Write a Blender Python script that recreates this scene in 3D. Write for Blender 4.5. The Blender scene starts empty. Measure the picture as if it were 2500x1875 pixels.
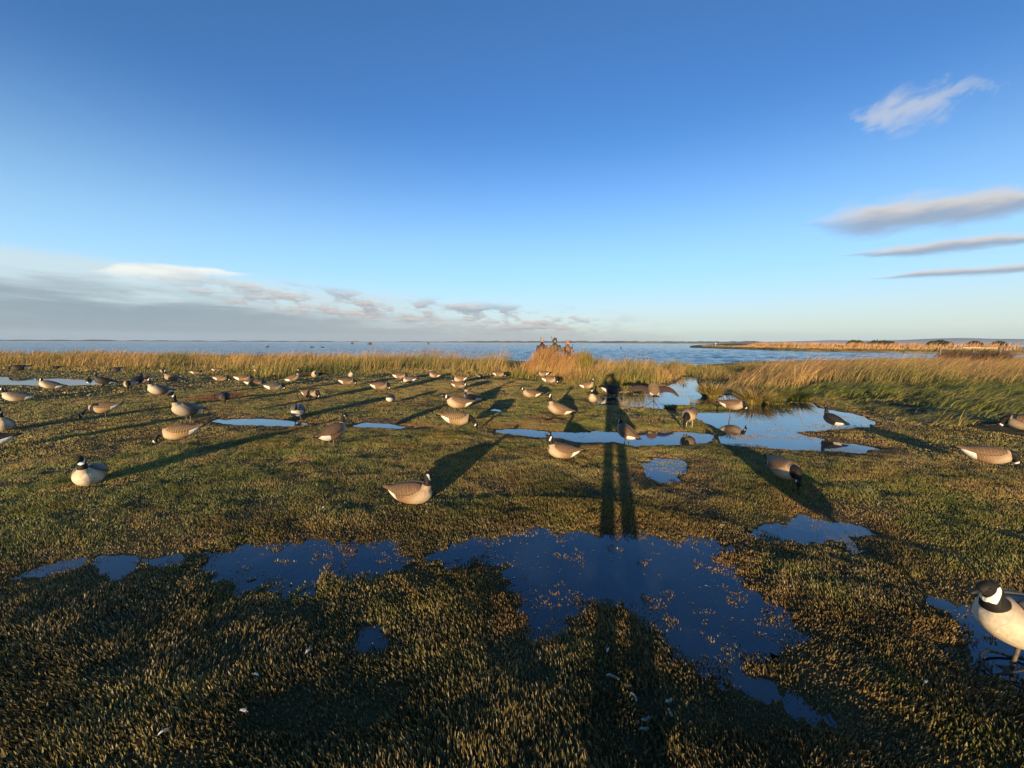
import bpy, bmesh, math, random
import numpy as np
from mathutils import Vector, Matrix

# ------------------------------------------------------------------ camera
scene = bpy.context.scene
FPX, W0, H0 = 940.0, 2500.0, 1875.0          # focal length in photo pixels, photo size
CAM_H = 1.70
PITCH = math.radians(6.16)
ROLL = math.radians(0.25)
_f = Vector((0, math.cos(PITCH), -math.sin(PITCH)))
_u0 = Vector((0, math.sin(PITCH), math.cos(PITCH)))
_r0 = Vector((1, 0, 0))
_r = _r0 * math.cos(ROLL) + _u0 * math.sin(ROLL)
_u = _u0 * math.cos(ROLL) - _r0 * math.sin(ROLL)
cam_data = bpy.data.cameras.new('camera')
cam_data.sensor_fit = 'HORIZONTAL'
cam_data.sensor_width = 36.0
cam_data.lens = 36.0 * FPX / W0
cam_data.clip_start = 0.02
cam_data.clip_end = 60000
cam = bpy.data.objects.new('camera', cam_data)
scene.collection.objects.link(cam)
cam.matrix_world = Matrix(((_r.x, _u.x, -_f.x, 0), (_r.y, _u.y, -_f.y, 0),
                           (_r.z, _u.z, -_f.z, CAM_H), (0, 0, 0, 1)))
scene.camera = cam

def ray(px, py):
    return (_f * FPX + _r * (px - W0 / 2) + _u * (H0 / 2 - py)).normalized()
def G(px, py, z=0.0):                          # photo pixel -> point on the level z
    d = ray(px, py)
    t = (z - CAM_H) / d.z
    return Vector((d.x * t, d.y * t, z))
def AE(px, py):                                # photo pixel -> azimuth, elevation in degrees
    d = ray(px, py)
    return math.degrees(math.atan2(d.x, d.y)), math.degrees(math.asin(d.z))

# ------------------------------------------------------------------ light, sky, exposure
SHADOW_AZ, _ = AE(1490, 836)                   # the photographer's shadow points this way
SUN_EL = 4.8
sa = math.radians(SHADOW_AZ)
se = math.radians(SUN_EL)
sun_from = Vector((-math.sin(sa) * math.cos(se), -math.cos(sa) * math.cos(se), math.sin(se)))
sun_data = bpy.data.lights.new('sun', 'SUN')
sun_data.energy = 4.5
sun_data.angle = math.radians(0.53)
sun_data.color = (1.0, 0.74, 0.43)
sun = bpy.data.objects.new('sun', sun_data)
scene.collection.objects.link(sun)
sun.rotation_euler = sun_from.to_track_quat('Z', 'Y').to_euler()
sun.location = sun_from * 50

scene.view_settings.view_transform = 'Standard'
scene.view_settings.look = 'None'
scene.view_settings.gamma = 1.0
scene.view_settings.use_curve_mapping = False
scene.view_settings.exposure = 1.12
scene.render.engine = 'CYCLES'
scene.cycles.max_bounces = 5
scene.cycles.diffuse_bounces = 2
scene.cycles.glossy_bounces = 3
scene.cycles.transmission_bounces = 2
scene.cycles.use_denoising = True

world = bpy.data.worlds.new('World')
scene.world = world
world.use_nodes = True
wt = world.node_tree
wt.nodes.clear()

class S:                                       # a node socket with arithmetic
    def __init__(s, sock, nt): s.k, s.nt = sock, nt
    def _m(s, op, *o, clamp=False):
        n = s.nt.nodes.new('ShaderNodeMath'); n.operation = op; n.use_clamp = clamp
        for i, v in enumerate((s,) + o):
            if isinstance(v, S): s.nt.links.new(v.k, n.inputs[i])
            else: n.inputs[i].default_value = v
        return S(n.outputs[0], s.nt)
    def __add__(s, o): return s._m('ADD', o)
    def __sub__(s, o): return s._m('SUBTRACT', o)
    def __mul__(s, o): return s._m('MULTIPLY', o)
    def __truediv__(s, o): return s._m('DIVIDE', o)
    def clamp(s): return s._m('ADD', 0.0, clamp=True)
    def abs(s): return s._m('ABSOLUTE')
    def max(s, o): return s._m('MAXIMUM', o)
    def min(s, o): return s._m('MINIMUM', o)
    def pow(s, o): return s._m('POWER', o)
    def step(s, a, b, lo=0.0, hi=1.0):         # smoothstep from a to b
        n = s.nt.nodes.new('ShaderNodeMapRange'); n.interpolation_type = 'SMOOTHSTEP'
        s.nt.links.new(s.k, n.inputs[0])
        if a <= b: v = (a, b, lo, hi)
        else: v = (b, a, hi, lo)
        for i in range(4): n.inputs[i + 1].default_value = v[i]
        return S(n.outputs[0], s.nt)
def noise_at(nt, vec, scale, detail=4.0, rough=0.55, dist=0.0):
    n = nt.nodes.new('ShaderNodeTexNoise')
    n.inputs['Scale'].default_value = scale; n.inputs['Detail'].default_value = detail
    n.inputs['Roughness'].default_value = rough; n.inputs['Distortion'].default_value = dist
    if vec is not None: nt.links.new(vec, n.inputs['Vector'])
    return S(n.outputs[0], nt)
def mixc(nt, fac, a, b, mode='MIX'):
    n = nt.nodes.new('ShaderNodeMix'); n.data_type = 'RGBA'; n.blend_type = mode
    for i, v in ((0, fac), (6, a), (7, b)):
        if isinstance(v, S): nt.links.new(v.k, n.inputs[i])
        elif hasattr(v, 'is_linked'): nt.links.new(v, n.inputs[i])
        elif isinstance(v, (tuple, list)): n.inputs[i].default_value = (v[0], v[1], v[2], 1)
        else: n.inputs[i].default_value = v
    return n.outputs[2]
def comb(nt, x, y, z):
    n = nt.nodes.new('ShaderNodeCombineXYZ')
    for i, v in enumerate((x, y, z)):
        if isinstance(v, S): nt.links.new(v.k, n.inputs[i])
        else: n.inputs[i].default_value = v
    return n.outputs[0]

SKY_STRENGTH = 0.15
def build_sky():
    nt = wt
    sky = nt.nodes.new('ShaderNodeTexSky')
    sky.sky_type = 'NISHITA'
    sky.sun_disc = False
    sky.sun_elevation = se
    sky.sun_rotation = math.atan2(sun_from.x, sun_from.y)
    sky.altitude = 0
    sky.air_density = 0.5
    sky.dust_density = 0.0
    sky.ozone_density = 2.7
    tc = nt.nodes.new('ShaderNodeTexCoord')
    sp = nt.nodes.new('ShaderNodeSeparateXYZ')
    nt.links.new(tc.outputs['Generated'], sp.inputs[0])
    X, Y, Z = (S(sp.outputs[i], nt) for i in range(3))
    az = X._m('ARCTAN2', Y) * 57.29578
    el = Z._m('ARCSINE') * 57.29578
    gain = nt.nodes.new('ShaderNodeMix'); gain.data_type = 'RGBA'; gain.blend_type = 'MULTIPLY'
    gain.inputs[0].default_value = 1.0
    nt.links.new(sky.outputs[0], gain.inputs[6])
    gain.inputs[7].default_value = SKY_GAIN
    col = gain.outputs[2]
    K = 0.5 / SKY_STRENGTH
    def c(r, g, b): return (r * K, g * K, b * K)
    # pale moist air towards the horizon, all round
    hz = el.step(29.0, 0.5)
    hz = hz * hz * 0.35 + hz * 0.60
    low = mixc(nt, el.step(10.0, 1.0), c(0.50, 0.82, 0.98), c(0.74, 0.82, 0.68))
    col = mixc(nt, hz.clamp(), col, low)
    # a low grey bank that thins to the right, with a pale veil above it
    flow = comb(nt, az * 0.05, el * 0.42 + az * 0.016, 0.3)
    n1 = noise_at(nt, flow, 2.2, 6, 0.6, 0.4)
    n2 = noise_at(nt, comb(nt, az * 0.10, el * 0.55 + az * 0.03, 4.0), 1.7, 7, 0.62, 0.3)
    n3 = noise_at(nt, comb(nt, az * 0.03, el * 0.2, 9.0), 1.5, 4, 0.5)
    top = (az * -0.062 + 2.1).max(0.35).min(6.0)
    rel = el - top - (n1 - 0.5) * 5.5
    right = az.step(44.0, 8.0)
    veil = (el - top - 3.0 - (n3 - 0.5) * 2.6).step(0.9, -1.1) * az.step(6.0, -26.0) * 0.80
    warm = az.step(-48.0, 8.0)
    col = mixc(nt, veil.clamp(), col, c(0.60, 0.74, 0.79))
    bank = rel.step(1.5, -1.7) * right * 0.90
    bankc = mixc(nt, warm, c(0.25, 0.335, 0.395), c(0.50, 0.52, 0.50))
    streak = (n2 - 0.5) * 1.6
    bankc = mixc(nt, (streak * el.step(0.8, 3.4)).clamp() * 0.85, bankc, c(0.60, 0.60, 0.60))
    bankc = mixc(nt, ((n2 - 0.5) * -2.2 * el.step(0.8, 2.6)).clamp() * 0.7, bankc, c(0.25, 0.29, 0.36))
    col = mixc(nt, bank.clamp(), col, bankc)
    # a bright long streak over the bank
    def band(A, B, half, nz, tipin, tipout):
        L = math.hypot(B[0] - A[0], B[1] - A[1])
        dx, dy = (B[0] - A[0]) / L, (B[1] - A[1]) / L
        u = ((az - A[0]) * dx + (el - A[1]) * dy) / L
        v = (el - A[1]) * dx - (az - A[0]) * dy
        th = u.step(0.0, tipin) * u.step(1.0, tipout) * half + 0.02
        return u, v, th, (v + nz) / th
    n4 = noise_at(nt, comb(nt, az * 0.12, el * 0.5, 13.0), 1.6, 6, 0.6, 0.5)
    u, v, th, q = band(AE(185, 662), AE(640, 668), 0.85, (n4 - 0.5) * 1.2, 0.25, 0.45)
    col = mixc(nt, (q.step(1.15, 0.55) * q.step(-1.4, 0.6) * u.step(0.0, 0.2) * u.step(1.0, 0.7) * 0.92).clamp(), col, c(0.90, 0.92, 0.86))
    # scattered puffs between the bank and the blue
    n5 = noise_at(nt, comb(nt, az * 0.17, el * 0.56 + az * 0.035, 27.0), 1.25, 6, 0.56, 0.15)
    n5b = noise_at(nt, comb(nt, az * 0.17, el * 0.56 + az * 0.035 + 0.20, 27.0), 1.25, 6, 0.56, 0.15)
    zone = (el - top).step(-1.0, 0.3) * (el - top).step(4.0, 2.2) * az.step(22.0, 4.0) * az.step(-50.0, -26.0)
    n6 = noise_at(nt, comb(nt, az * 0.30, el * 0.95 + az * 0.05, 44.0), 1.25, 5, 0.55, 0.1)
    n6b = noise_at(nt, comb(nt, az * 0.30, el * 0.95 + az * 0.05 + 0.22, 44.0), 1.25, 5, 0.55, 0.1)
    small = (n6 - 0.52).step(0.0, 0.09) * (el - top).step(-0.8, 0.2) * (el - top).step(3.2, 1.4) * az.step(24.0, 8.0) * az.step(-50.0, -30.0) * 0.7
    col = mixc(nt, small.clamp(), col, mixc(nt, (n6 - n6b).step(-0.10, 0.16), c(0.32, 0.37, 0.43), c(0.74, 0.63, 0.55)))
    puff = (n5 - 0.475).step(0.0, 0.10) * zone * 0.8
    lit = (n5 - n5b).step(-0.10, 0.16)
    col = mixc(nt, puff.clamp(), col, mixc(nt, lit, c(0.30, 0.35, 0.42), c(0.70, 0.60, 0.53)))
    # long lens-shaped clouds on the right
    for (A, B, half, amp, al, ti) in (
            (AE(1925, 552), AE(2640, 470), 1.45, 2.3, 0.93, 0.30),
            (AE(2000, 629), AE(2640, 566), 0.55, 1.0, 0.90, 0.45),
            (AE(2080, 682), AE(2640, 641), 0.36, 0.65, 0.88, 0.40)):
        nn = noise_at(nt, comb(nt, az * 0.14, el * 0.45, 30.0 + A[1]), 1.8, 5, 0.55, 0.2)
        u, v, th, q = band(A, B, half, (nn - 0.5) * amp, ti, 0.75)
        m = q.abs().step(1.45, 0.25) * u.step(-0.02, 0.40) * al
        cc = mixc(nt, q.step(-0.35, 0.75), c(0.30, 0.38, 0.50), c(0.70, 0.63, 0.55))
        col = mixc(nt, m.clamp(), col, cc)
    nn = noise_at(nt, comb(nt, az * 0.17 + el * 0.05, el * 0.30 - az * 0.08, 52.0), 1.9, 7, 0.62, 0.5)
    u, v, th, q = band(AE(2050, 300), AE(2520, 190), 1.25, (nn - 0.5) * 5.0, 0.35, 0.35)
    col = mixc(nt, (q.abs().step(1.7, 0.0) * u.step(-0.02, 0.25) * u.step(1.02, 0.45) * 0.60).clamp(), col, c(0.62, 0.63, 0.64))
    bg = nt.nodes.new('ShaderNodeBackground')
    bg.inputs['Strength'].default_value = SKY_STRENGTH
    nt.links.new(col, bg.inputs['Color'])
    out = nt.nodes.new('ShaderNodeOutputWorld')
    nt.links.new(bg.outputs[0], out.inputs[0])
SKY_GAIN = (0.84, 1.02, 1.06, 1.0)
build_sky()

# ------------------------------------------------------------------ helpers
C = scene.collection
rng = np.random.default_rng(7)
random.seed(7)

def hash2(ix, iy, seed):
    h = (ix.astype(np.int64) * 374761393 + iy.astype(np.int64) * 668265263 + seed * 974711) & 0xFFFFFFFF
    h = ((h ^ (h >> 13)) * 1274126177) & 0xFFFFFFFF
    return ((h ^ (h >> 16)) & 0xFFFF) / 65535.0
def vnoise(x, y, seed=0):
    x = np.asarray(x, float); y = np.asarray(y, float)
    ix = np.floor(x); iy = np.floor(y)
    fx = x - ix; fy = y - iy
    fx = fx * fx * (3 - 2 * fx); fy = fy * fy * (3 - 2 * fy)
    a = hash2(ix, iy, seed); b = hash2(ix + 1, iy, seed)
    c = hash2(ix, iy + 1, seed); d = hash2(ix + 1, iy + 1, seed)
    return (a * (1 - fx) + b * fx) * (1 - fy) + (c * (1 - fx) + d * fx) * fy
def fbm(x, y, octv=4, seed=0):
    s = 0; a = 0.5; t = 0
    for i in range(octv):
        s = s + a * vnoise(x * 2 ** i, y * 2 ** i, seed + i * 17); t += a; a *= 0.55
    return s / t
def sstep(a, b, x):
    t = np.clip((x - a) / (b - a), 0, 1)
    return t * t * (3 - 2 * t)

def mesh_np(name, verts, tris, cols=None, mat=None, smooth=False):
    verts = np.asarray(verts, np.float32); tris = np.asarray(tris, np.int32)
    me = bpy.data.meshes.new(name)
    k = tris.shape[1]
    me.vertices.add(len(verts)); me.vertices.foreach_set('co', verts.ravel())
    me.loops.add(tris.size); me.loops.foreach_set('vertex_index', tris.ravel())
    me.polygons.add(len(tris))
    me.polygons.foreach_set('loop_start', np.arange(0, tris.size, k, dtype=np.int32))
    if smooth: me.polygons.foreach_set('use_smooth', np.ones(len(tris), bool))
    if cols is not None:
        at = me.attributes.new('col', 'FLOAT_COLOR', 'POINT')
        c4 = np.ones((len(verts), 4), np.float32); c4[:, :3] = cols
        at.data.foreach_set('color', c4.ravel())
    me.update(calc_edges=True)
    if mat: me.materials.append(mat)
    return me
def add(name, me, parent=None, loc=None, kind=None, label=None, cat=None, group=None):
    o = bpy.data.objects.new(name, me)
    C.objects.link(o)
    if parent: o.parent = parent
    if loc is not None: o.location = loc
    if kind: o['kind'] = kind
    if label: o['label'] = label
    if cat: o['category'] = cat
    if group: o['group'] = group
    return o
def bm_mesh(name, bm, mat, smooth=True):
    bmesh.ops.recalc_face_normals(bm, faces=bm.faces)
    me = bpy.data.meshes.new(name)
    bm.to_mesh(me); bm.free()
    if smooth: me.polygons.foreach_set('use_smooth', np.ones(len(me.polygons), bool))
    if mat: me.materials.append(mat)
    return me
def catmull(pts, n):
    P = np.array(pts, float)
    P = np.vstack([2 * P[0] - P[1], P, 2 * P[-1] - P[-2]])
    out = []
    for i in range(1, len(P) - 2):
        t = np.linspace(0, 1, n, endpoint=False)[:, None]
        a, b, c, d = P[i - 1], P[i], P[i + 1], P[i + 2]
        out.append(0.5 * ((2 * b) + (-a + c) * t + (2 * a - 5 * b + 4 * c - d) * t ** 2 + (-a + 3 * b - 3 * c + d) * t ** 3))
    out.append(P[-2][None])
    return np.vstack(out)
def loft(bm, path, seg=14, up=(0, 1, 0)):
    """path rows: x y z r_side r_other; r_side is along the axis nearest to up"""
    P = [Vector(p[:3]) for p in path]
    rings = []
    upv = Vector(up)
    for i, p in enumerate(P):
        t = (P[min(i + 1, len(P) - 1)] - P[max(i - 1, 0)]).normalized()
        s = (upv - t * upv.dot(t)).normalized()
        n = t.cross(s)
        rs, rn = path[i][3], path[i][4]
        rings.append([bm.verts.new(p + s * (math.cos(2 * math.pi * k / seg) * rs) + n * (math.sin(2 * math.pi * k / seg) * rn)) for k in range(seg)])
    for a, b in zip(rings, rings[1:]):
        for k in range(seg):
            bm.faces.new((a[k], a[(k + 1) % seg], b[(k + 1) % seg], b[k]))
    bm.faces.new(rings[0][::-1]); bm.faces.new(rings[-1])
def tube(bm, pts, radii, seg=8):
    d = Vector(pts[-1]) - Vector(pts[0])
    up = (0, 1, 0) if abs(d.normalized().y) < 0.8 else (1, 0, 0)
    loft(bm, [(*p, r, r) for p, r in zip(pts, radii)], seg, up)
def ball(bm, c, r, rot=None, seg=14):
    m = Matrix.Translation(c) @ (rot.to_4x4() if rot else Matrix()) @ Matrix.Diagonal((r[0], r[1], r[2], 1))
    bmesh.ops.create_uvsphere(bm, u_segments=seg, v_segments=max(6, seg * 2 // 3), radius=1.0, matrix=m)
def box(bm, c, s, rot=None):
    m = Matrix.Translation(c) @ (rot.to_4x4() if rot else Matrix()) @ Matrix.Diagonal((s[0], s[1], s[2], 1))
    bmesh.ops.create_cube(bm, size=1.0, matrix=m)
def fused(name, bm, voxel, smooth_it=5):
    """melt all closed pieces of bm into one continuous surface"""
    bmesh.ops.recalc_face_normals(bm, faces=bm.faces)
    me = bpy.data.meshes.new(name + '_pieces'); bm.to_mesh(me); bm.free()
    o = bpy.data.objects.new('fuse', me); C.objects.link(o)
    r = o.modifiers.new('r', 'REMESH'); r.mode = 'VOXEL'; r.voxel_size = voxel; r.use_smooth_shade = True
    s = o.modifiers.new('s', 'SMOOTH'); s.factor = 0.5; s.iterations = smooth_it
    dg = bpy.context.evaluated_depsgraph_get()
    out = bpy.data.meshes.new_from_object(o.evaluated_get(dg))
    out.name = name
    bpy.data.objects.remove(o); bpy.data.meshes.remove(me)
    return out
def coords(me):
    a = np.empty(len(me.vertices) * 3, np.float32); me.vertices.foreach_get('co', a)
    return a.reshape(-1, 3)
def set_col(me, cols, name='col'):
    at = me.attributes.new(name, 'FLOAT_COLOR', 'POINT')
    c4 = np.ones((len(me.vertices), 4), np.float32); c4[:, :cols.shape[1]] = cols
    at.data.foreach_set('color', c4.ravel())

# ------------------------------------------------------------------ materials
def new_mat(name):
    m = bpy.data.materials.new(name); m.use_nodes = True
    nt = m.node_tree
    b = nt.nodes['Principled BSDF']
    return m, nt, b
def plain(name, col, rough=0.6, spec=0.3, vary=0.25, scale=30.0, bump=0.0):
    m, nt, b = new_mat(name)
    tc = nt.nodes.new('ShaderNodeTexCoord')
    n = noise_at(nt, tc.outputs['Object'], scale, 4)
    d = tuple(c * (1 - vary) for c in col); l = tuple(min(1, c * (1 + vary)) for c in col)
    nt.links.new(mixc(nt, n.step(0.3, 0.7), d, l), b.inputs['Base Color'])
    b.inputs['Roughness'].default_value = rough
    b.inputs['Specular IOR Level'].default_value = spec
    if bump:
        bp = nt.nodes.new('ShaderNodeBump'); bp.inputs['Strength'].default_value = bump
        nt.links.new(n.k, bp.inputs['Height']); nt.links.new(bp.outputs[0], b.inputs['Normal'])
    return m
def blade_mat(name, rough=0.5, spec=0.3, trans=0.25):
    m, nt, b = new_mat(name)
    a = nt.nodes.new('ShaderNodeAttribute'); a.attribute_name = 'col'
    nt.links.new(a.outputs['Color'], b.inputs['Base Color'])
    b.inputs['Roughness'].default_value = rough
    b.inputs['Specular IOR Level'].default_value = spec
    if trans:
        t = nt.nodes.new('ShaderNodeBsdfTranslucent'); nt.links.new(a.outputs['Color'], t.inputs[0])
        mx = nt.nodes.new('ShaderNodeMixShader'); mx.inputs[0].default_value = trans
        nt.links.new(b.outputs[0], mx.inputs[1]); nt.links.new(t.outputs[0], mx.inputs[2])
        nt.links.new(mx.outputs[0], nt.nodes['Material Output'].inputs[0])
    return m
def vcol_mat(name, rough=0.7, spec=0.2, scale=60, vary=0.25, bump=0.0):
    m, nt, b = new_mat(name)
    a = nt.nodes.new('ShaderNodeAttribute'); a.attribute_name = 'col'
    tc = nt.nodes.new('ShaderNodeTexCoord')
    n = noise_at(nt, tc.outputs['Object'], scale, 4)
    g = n.step(0.3, 0.7, 1 - vary, 1 + vary)
    gc = comb(nt, g, g, g)
    nt.links.new(mixc(nt, 1.0, a.outputs['Color'], gc, 'MULTIPLY'), b.inputs['Base Color'])
    b.inputs['Roughness'].default_value = rough
    b.inputs['Specular IOR Level'].default_value = spec
    if bump:
        bp = nt.nodes.new('ShaderNodeBump'); bp.inputs['Strength'].default_value = bump; bp.inputs['Distance'].default_value = 0.01
        nt.links.new(n.k, bp.inputs['Height']); nt.links.new(bp.outputs[0], b.inputs['Normal'])
    return m

# ------------------------------------------------------------------ ground, puddles, lake
Z2 = lambda pts: [(x * 0.452 + 1000, y * 0.452 + 1200) for x, y in pts]
Z1 = lambda pts: [(x * 0.452, y * 0.452 + 1200) for x, y in pts]
R3 = lambda pts: [(x * 0.2893 + 1180, y * 0.2893 + 800) for x, y in pts]
PUD = [
 Z2([(110, 345), (300, 300), (450, 275), (560, 240), (620, 215), (750, 210), (850, 240), (1000, 250), (1200, 235), (1450, 250),
     (1600, 265), (1730, 300), (1710, 360), (1740, 500), (1800, 570), (1900, 600), (2030, 650), (2060, 730), (2095, 790), (2080, 850),
     (1960, 880), (1800, 890), (1790, 980), (1960, 1030), (2120, 1100), (2250, 1225), (2170, 1260), (1960, 1175), (1790, 1090), (1680, 1025), (1600, 960), (1500, 920), (1420, 850), (1380, 760), (1250, 690), (1130, 610),
     (1000, 590), (880, 600), (800, 700), (690, 740), (600, 600), (545, 520), (500, 450), (510, 400), (380, 385), (200, 385)]),
 Z1([(1100, 345), (1250, 318), (1420, 288), (1600, 298), (1750, 293), (1900, 283), (2050, 298), (2120, 318), (2215, 360), (2215, 405),
     (2050, 420), (1900, 445), (1780, 455), (1720, 525), (1690, 545), (1560, 535), (1420, 515), (1300, 545), (1320, 505), (1380, 480),
     (1280, 452), (1150, 462), (1100, 420)]),
 Z1([(550, 355), (720, 355), (715, 400), (690, 425), (540, 455), (470, 470), (560, 415)]),
 Z1([(790, 370), (950, 345), (950, 380), (810, 395)]),
 Z1([(250, 395), (450, 362), (430, 395), (300, 425), (150, 440)]),
 Z1([(1950, 735), (2080, 735), (2060, 820), (1960, 845)]),
 [(1838, 1315), (1870, 1288), (1920, 1273), (1960, 1258), (2000, 1268), (2060, 1278), (2110, 1288), (2125, 1302), (2075, 1307),
  (2045, 1310), (2000, 1330), (1960, 1327), (1920, 1316), (1880, 1326)],
 [(2290, 1474), (2350, 1476), (2500, 1478), (2650, 1478), (2670, 1665), (2480, 1655), (2365, 1640), (2340, 1595), (2328, 1550), (2308, 1510)],
 R3([(50, 858), (200, 850), (340, 852), (560, 868), (800, 882), (1000, 868), (1110, 876), (1320, 876), (1550, 866), (1700, 876), (1900, 890),
     (1970, 918), (1930, 975), (1800, 980), (1650, 992), (1500, 992), (1280, 1008), (1250, 990), (1100, 966), (850, 976), (780, 964),
     (640, 932), (450, 932), (330, 916), (150, 897)]),
 R3([(1305, 1130), (1480, 1100), (1640, 1100), (1775, 1140), (1780, 1165), (1710, 1210), (1665, 1270), (1600, 1310), (1480, 1290), (1360, 1250), (1325, 1190)]),
 [(1440, 986), (1455, 961), (1480, 961), (1520, 961), (1560, 951), (1600, 949), (1650, 934), (1662, 919), (1705, 922), (1708, 950), (1715, 964), (1745, 971),
  (1772, 963), (1800, 966), (1815, 981), (1860, 985), (1890, 972), (1935, 966), (1975, 979), (2010, 997), (2060, 1004), (2110, 1014),
  (2146, 1031), (2130, 1043), (2060, 1047), (2000, 1053), (1950, 1056), (1990, 1066), (2050, 1079), (2090, 1081), (2165, 1096), (2100, 1109),
  (2050, 1101), (1960, 1100), (1880, 1094), (1800, 1090), (1755, 1086), (1745, 1070), (1775, 1056), (1745, 1044), (1700, 1019), (1670, 1011),
  (1640, 1001), (1600, 996), (1545, 992), (1480, 990)],
 [(-200, 921), (-60, 921), (20, 919), (50, 925), (140, 923), (220, 927), (292, 934), (240, 939), (130, 943), (60, 940), (-60, 940), (-200, 940)],
 [(510, 1030), (535, 1019), (552, 1023), (572, 1021), (660, 1020), (720, 1027), (780, 1036), (690, 1041), (600, 1039), (530, 1034)],
 [(848, 1038), (890, 1029), (960, 1034), (1034, 1044), (960, 1047), (880, 1044)],
 [(1185, 1000), (1205, 996), (1232, 999), (1225, 1005), (1195, 1005)],
 [(1068, 965), (1090, 962), (1110, 965), (1090, 969)],
 R3([(480, 770), (600, 756), (690, 768), (660, 786), (540, 786)]),
 R3([(1225, 735), (1300, 724), (1370, 745), (1300, 758)]),
 R3([(880, 870), (960, 858), (1000, 872), (930, 884)]),
 [(2060, 1343), (2080, 1335), (2096, 1345), (2080, 1353)],
]
PUDW = [np.array([G(x, y)[:2] for x, y in p]) for p in PUD]

def poly_sd(px, py, poly):
    """signed distance to a polygon, negative inside"""
    d = np.full(px.shape, 1e9); inside = np.zeros(px.shape, bool)
    n = len(poly)
    for i in range(n):
        ax, ay = poly[i]; bx, by = poly[(i + 1) % n]
        ex, ey = bx - ax, by - ay
        wx, wy = px - ax, py - ay
        t = np.clip((wx * ex + wy * ey) / (ex * ex + ey * ey + 1e-12), 0, 1)
        d = np.minimum(d, (wx - ex * t) ** 2 + (wy - ey * t) ** 2)
        c = (ay > py) != (by > py)
        with np.errstate(divide='ignore', invalid='ignore'):
            inside ^= c & (px < (bx - ax) * (py - ay) / (by - ay + 1e-12) + ax)
    d = np.sqrt(d)
    return np.where(inside, -d, d)
def water_sd(x, y):
    d = np.full(x.shape, 3.0)
    for p in PUDW:
        lo, hi = p.min(0) - 1.2, p.max(0) + 1.2
        m = (x > lo[0]) & (x < hi[0]) & (y > lo[1]) & (y < hi[1])
        if m.any(): d[m] = np.minimum(d[m], poly_sd(x[m], y[m], p))
    r = np.hypot(x, y)
    amp = np.clip(0.03 * r, 0.05, 0.22)
    near = sstep(7.0, 3.5, r)
    d = d - 0.045 * near
    return d + (fbm(x * 5, y * 5, 3, 3) - 0.5) * (amp + 0.16 * near) + (fbm(x * 22, y * 22, 2, 5) - 0.5) * (0.06 + 0.10 * near)

LAKE_Z = -0.14
BANK = [(-400, 866), (0, 867), (300, 868), (640, 873), (1000, 878), (1250, 884), (1400, 899), (1480, 903), (1580, 904), (1680, 899),
        (1740, 893), (1820, 888), (1950, 884), (2280, 882), (2500, 880), (2900, 878)]
_ba = []; _br = []
for bx, by in BANK:
    g = G(bx, by, LAKE_Z); _ba.append(math.degrees(math.atan2(g.x, g.y))); _br.append(math.hypot(g.x, g.y))
_ba = [-180, -85, -75] + _ba + [75, 85, 180]; _br = [2500, 2500, _br[0]] + _br + [_br[-1], 2500, 2500]
def bank_r(x, y): return np.interp(np.degrees(np.arctan2(x, y)), _ba, _br)
GRASSY = np.array([G(x, y)[:2] for x, y in [(1905, 985), (1975, 972), (2030, 990), (2120, 1005), (2180, 1035), (2300, 1060), (2420, 1085), (2700, 1100),
                                            (2900, 890), (2300, 885), (1950, 890), (1850, 930)]])
def ground_z(x, y, d=None):
    x = np.asarray(x, float); y = np.asarray(y, float)
    if d is None: d = water_sd(x, y)
    r = np.hypot(x, y)
    lump = (fbm(x * 1.1, y * 1.1, 3, 11) - 0.5) * 0.032 + (fbm(x * 7, y * 7, 3, 12) - 0.5) * 0.028
    land = sstep(0.0, 0.7, d)
    z = np.where(d > 0, 0.004 + np.minimum(d, 0.6) * 0.035 + lump * land * 0.9 + 0.006 * land, np.maximum(d * 0.18, -0.06))
    z = np.where(d > 0, np.maximum(z, 0.005), z)
    gs = poly_sd(x, y, GRASSY)
    z = z + sstep(0.0, -2.5, gs) * 0.10 * sstep(0.0, 1.0, d) + sstep(0, -1.2, gs) * sstep(0.0, 0.6, d) * (fbm(x * 1.6, y * 1.6, 3, 55) - 0.4) * 0.3
    b = bank_r(x, y)
    z = z - sstep(0, 1.6, r - b) * 0.9
    return z

def gz(p): return float(ground_z(np.array([p[0]]), np.array([p[1]]))[0])

ang = np.concatenate([np.arange(-180, -70, 4.0), np.arange(-70, 70, 0.33), np.arange(70, 180.1, 4.0)])
rad = np.concatenate([[0.05], np.geomspace(0.4, 62, 215), [80, 120, 250, 600, 1500, 4000]])
A, Rr = np.meshgrid(np.radians(ang), rad)
gx, gy = (np.sin(A) * Rr).ravel(), (np.cos(A) * Rr).ravel()
gzv = ground_z(gx, gy)
na, nr = len(ang), len(rad)
idx = np.arange(na * nr).reshape(nr, na)
quads = np.stack([idx[:-1, :-1], idx[:-1, 1:], idx[1:, 1:], idx[1:, :-1]], -1).reshape(-1, 4)[:, ::-1]
m, nt, b = new_mat('marsh_soil')
geo = nt.nodes.new('ShaderNodeNewGeometry')
n1 = noise_at(nt, geo.outputs['Position'], 0.9, 5)
n2 = noise_at(nt, geo.outputs['Position'], 14.0, 6, 0.65)
n3 = noise_at(nt, geo.outputs['Position'], 90.0, 4, 0.6)
c1 = mixc(nt, n1.step(0.35, 0.65), (0.085, 0.084, 0.022), (0.125, 0.090, 0.036))
c2 = mixc(nt, n2.step(0.35, 0.7), c1, (0.15, 0.115, 0.045))
c3 = mixc(nt, n3.step(0.4, 0.7), (0.045, 0.040, 0.016), c2)
nt.links.new(c3, b.inputs['Base Color'])
b.inputs['Roughness'].default_value = 0.85
b.inputs['Specular IOR Level'].default_value = 0.15
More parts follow.
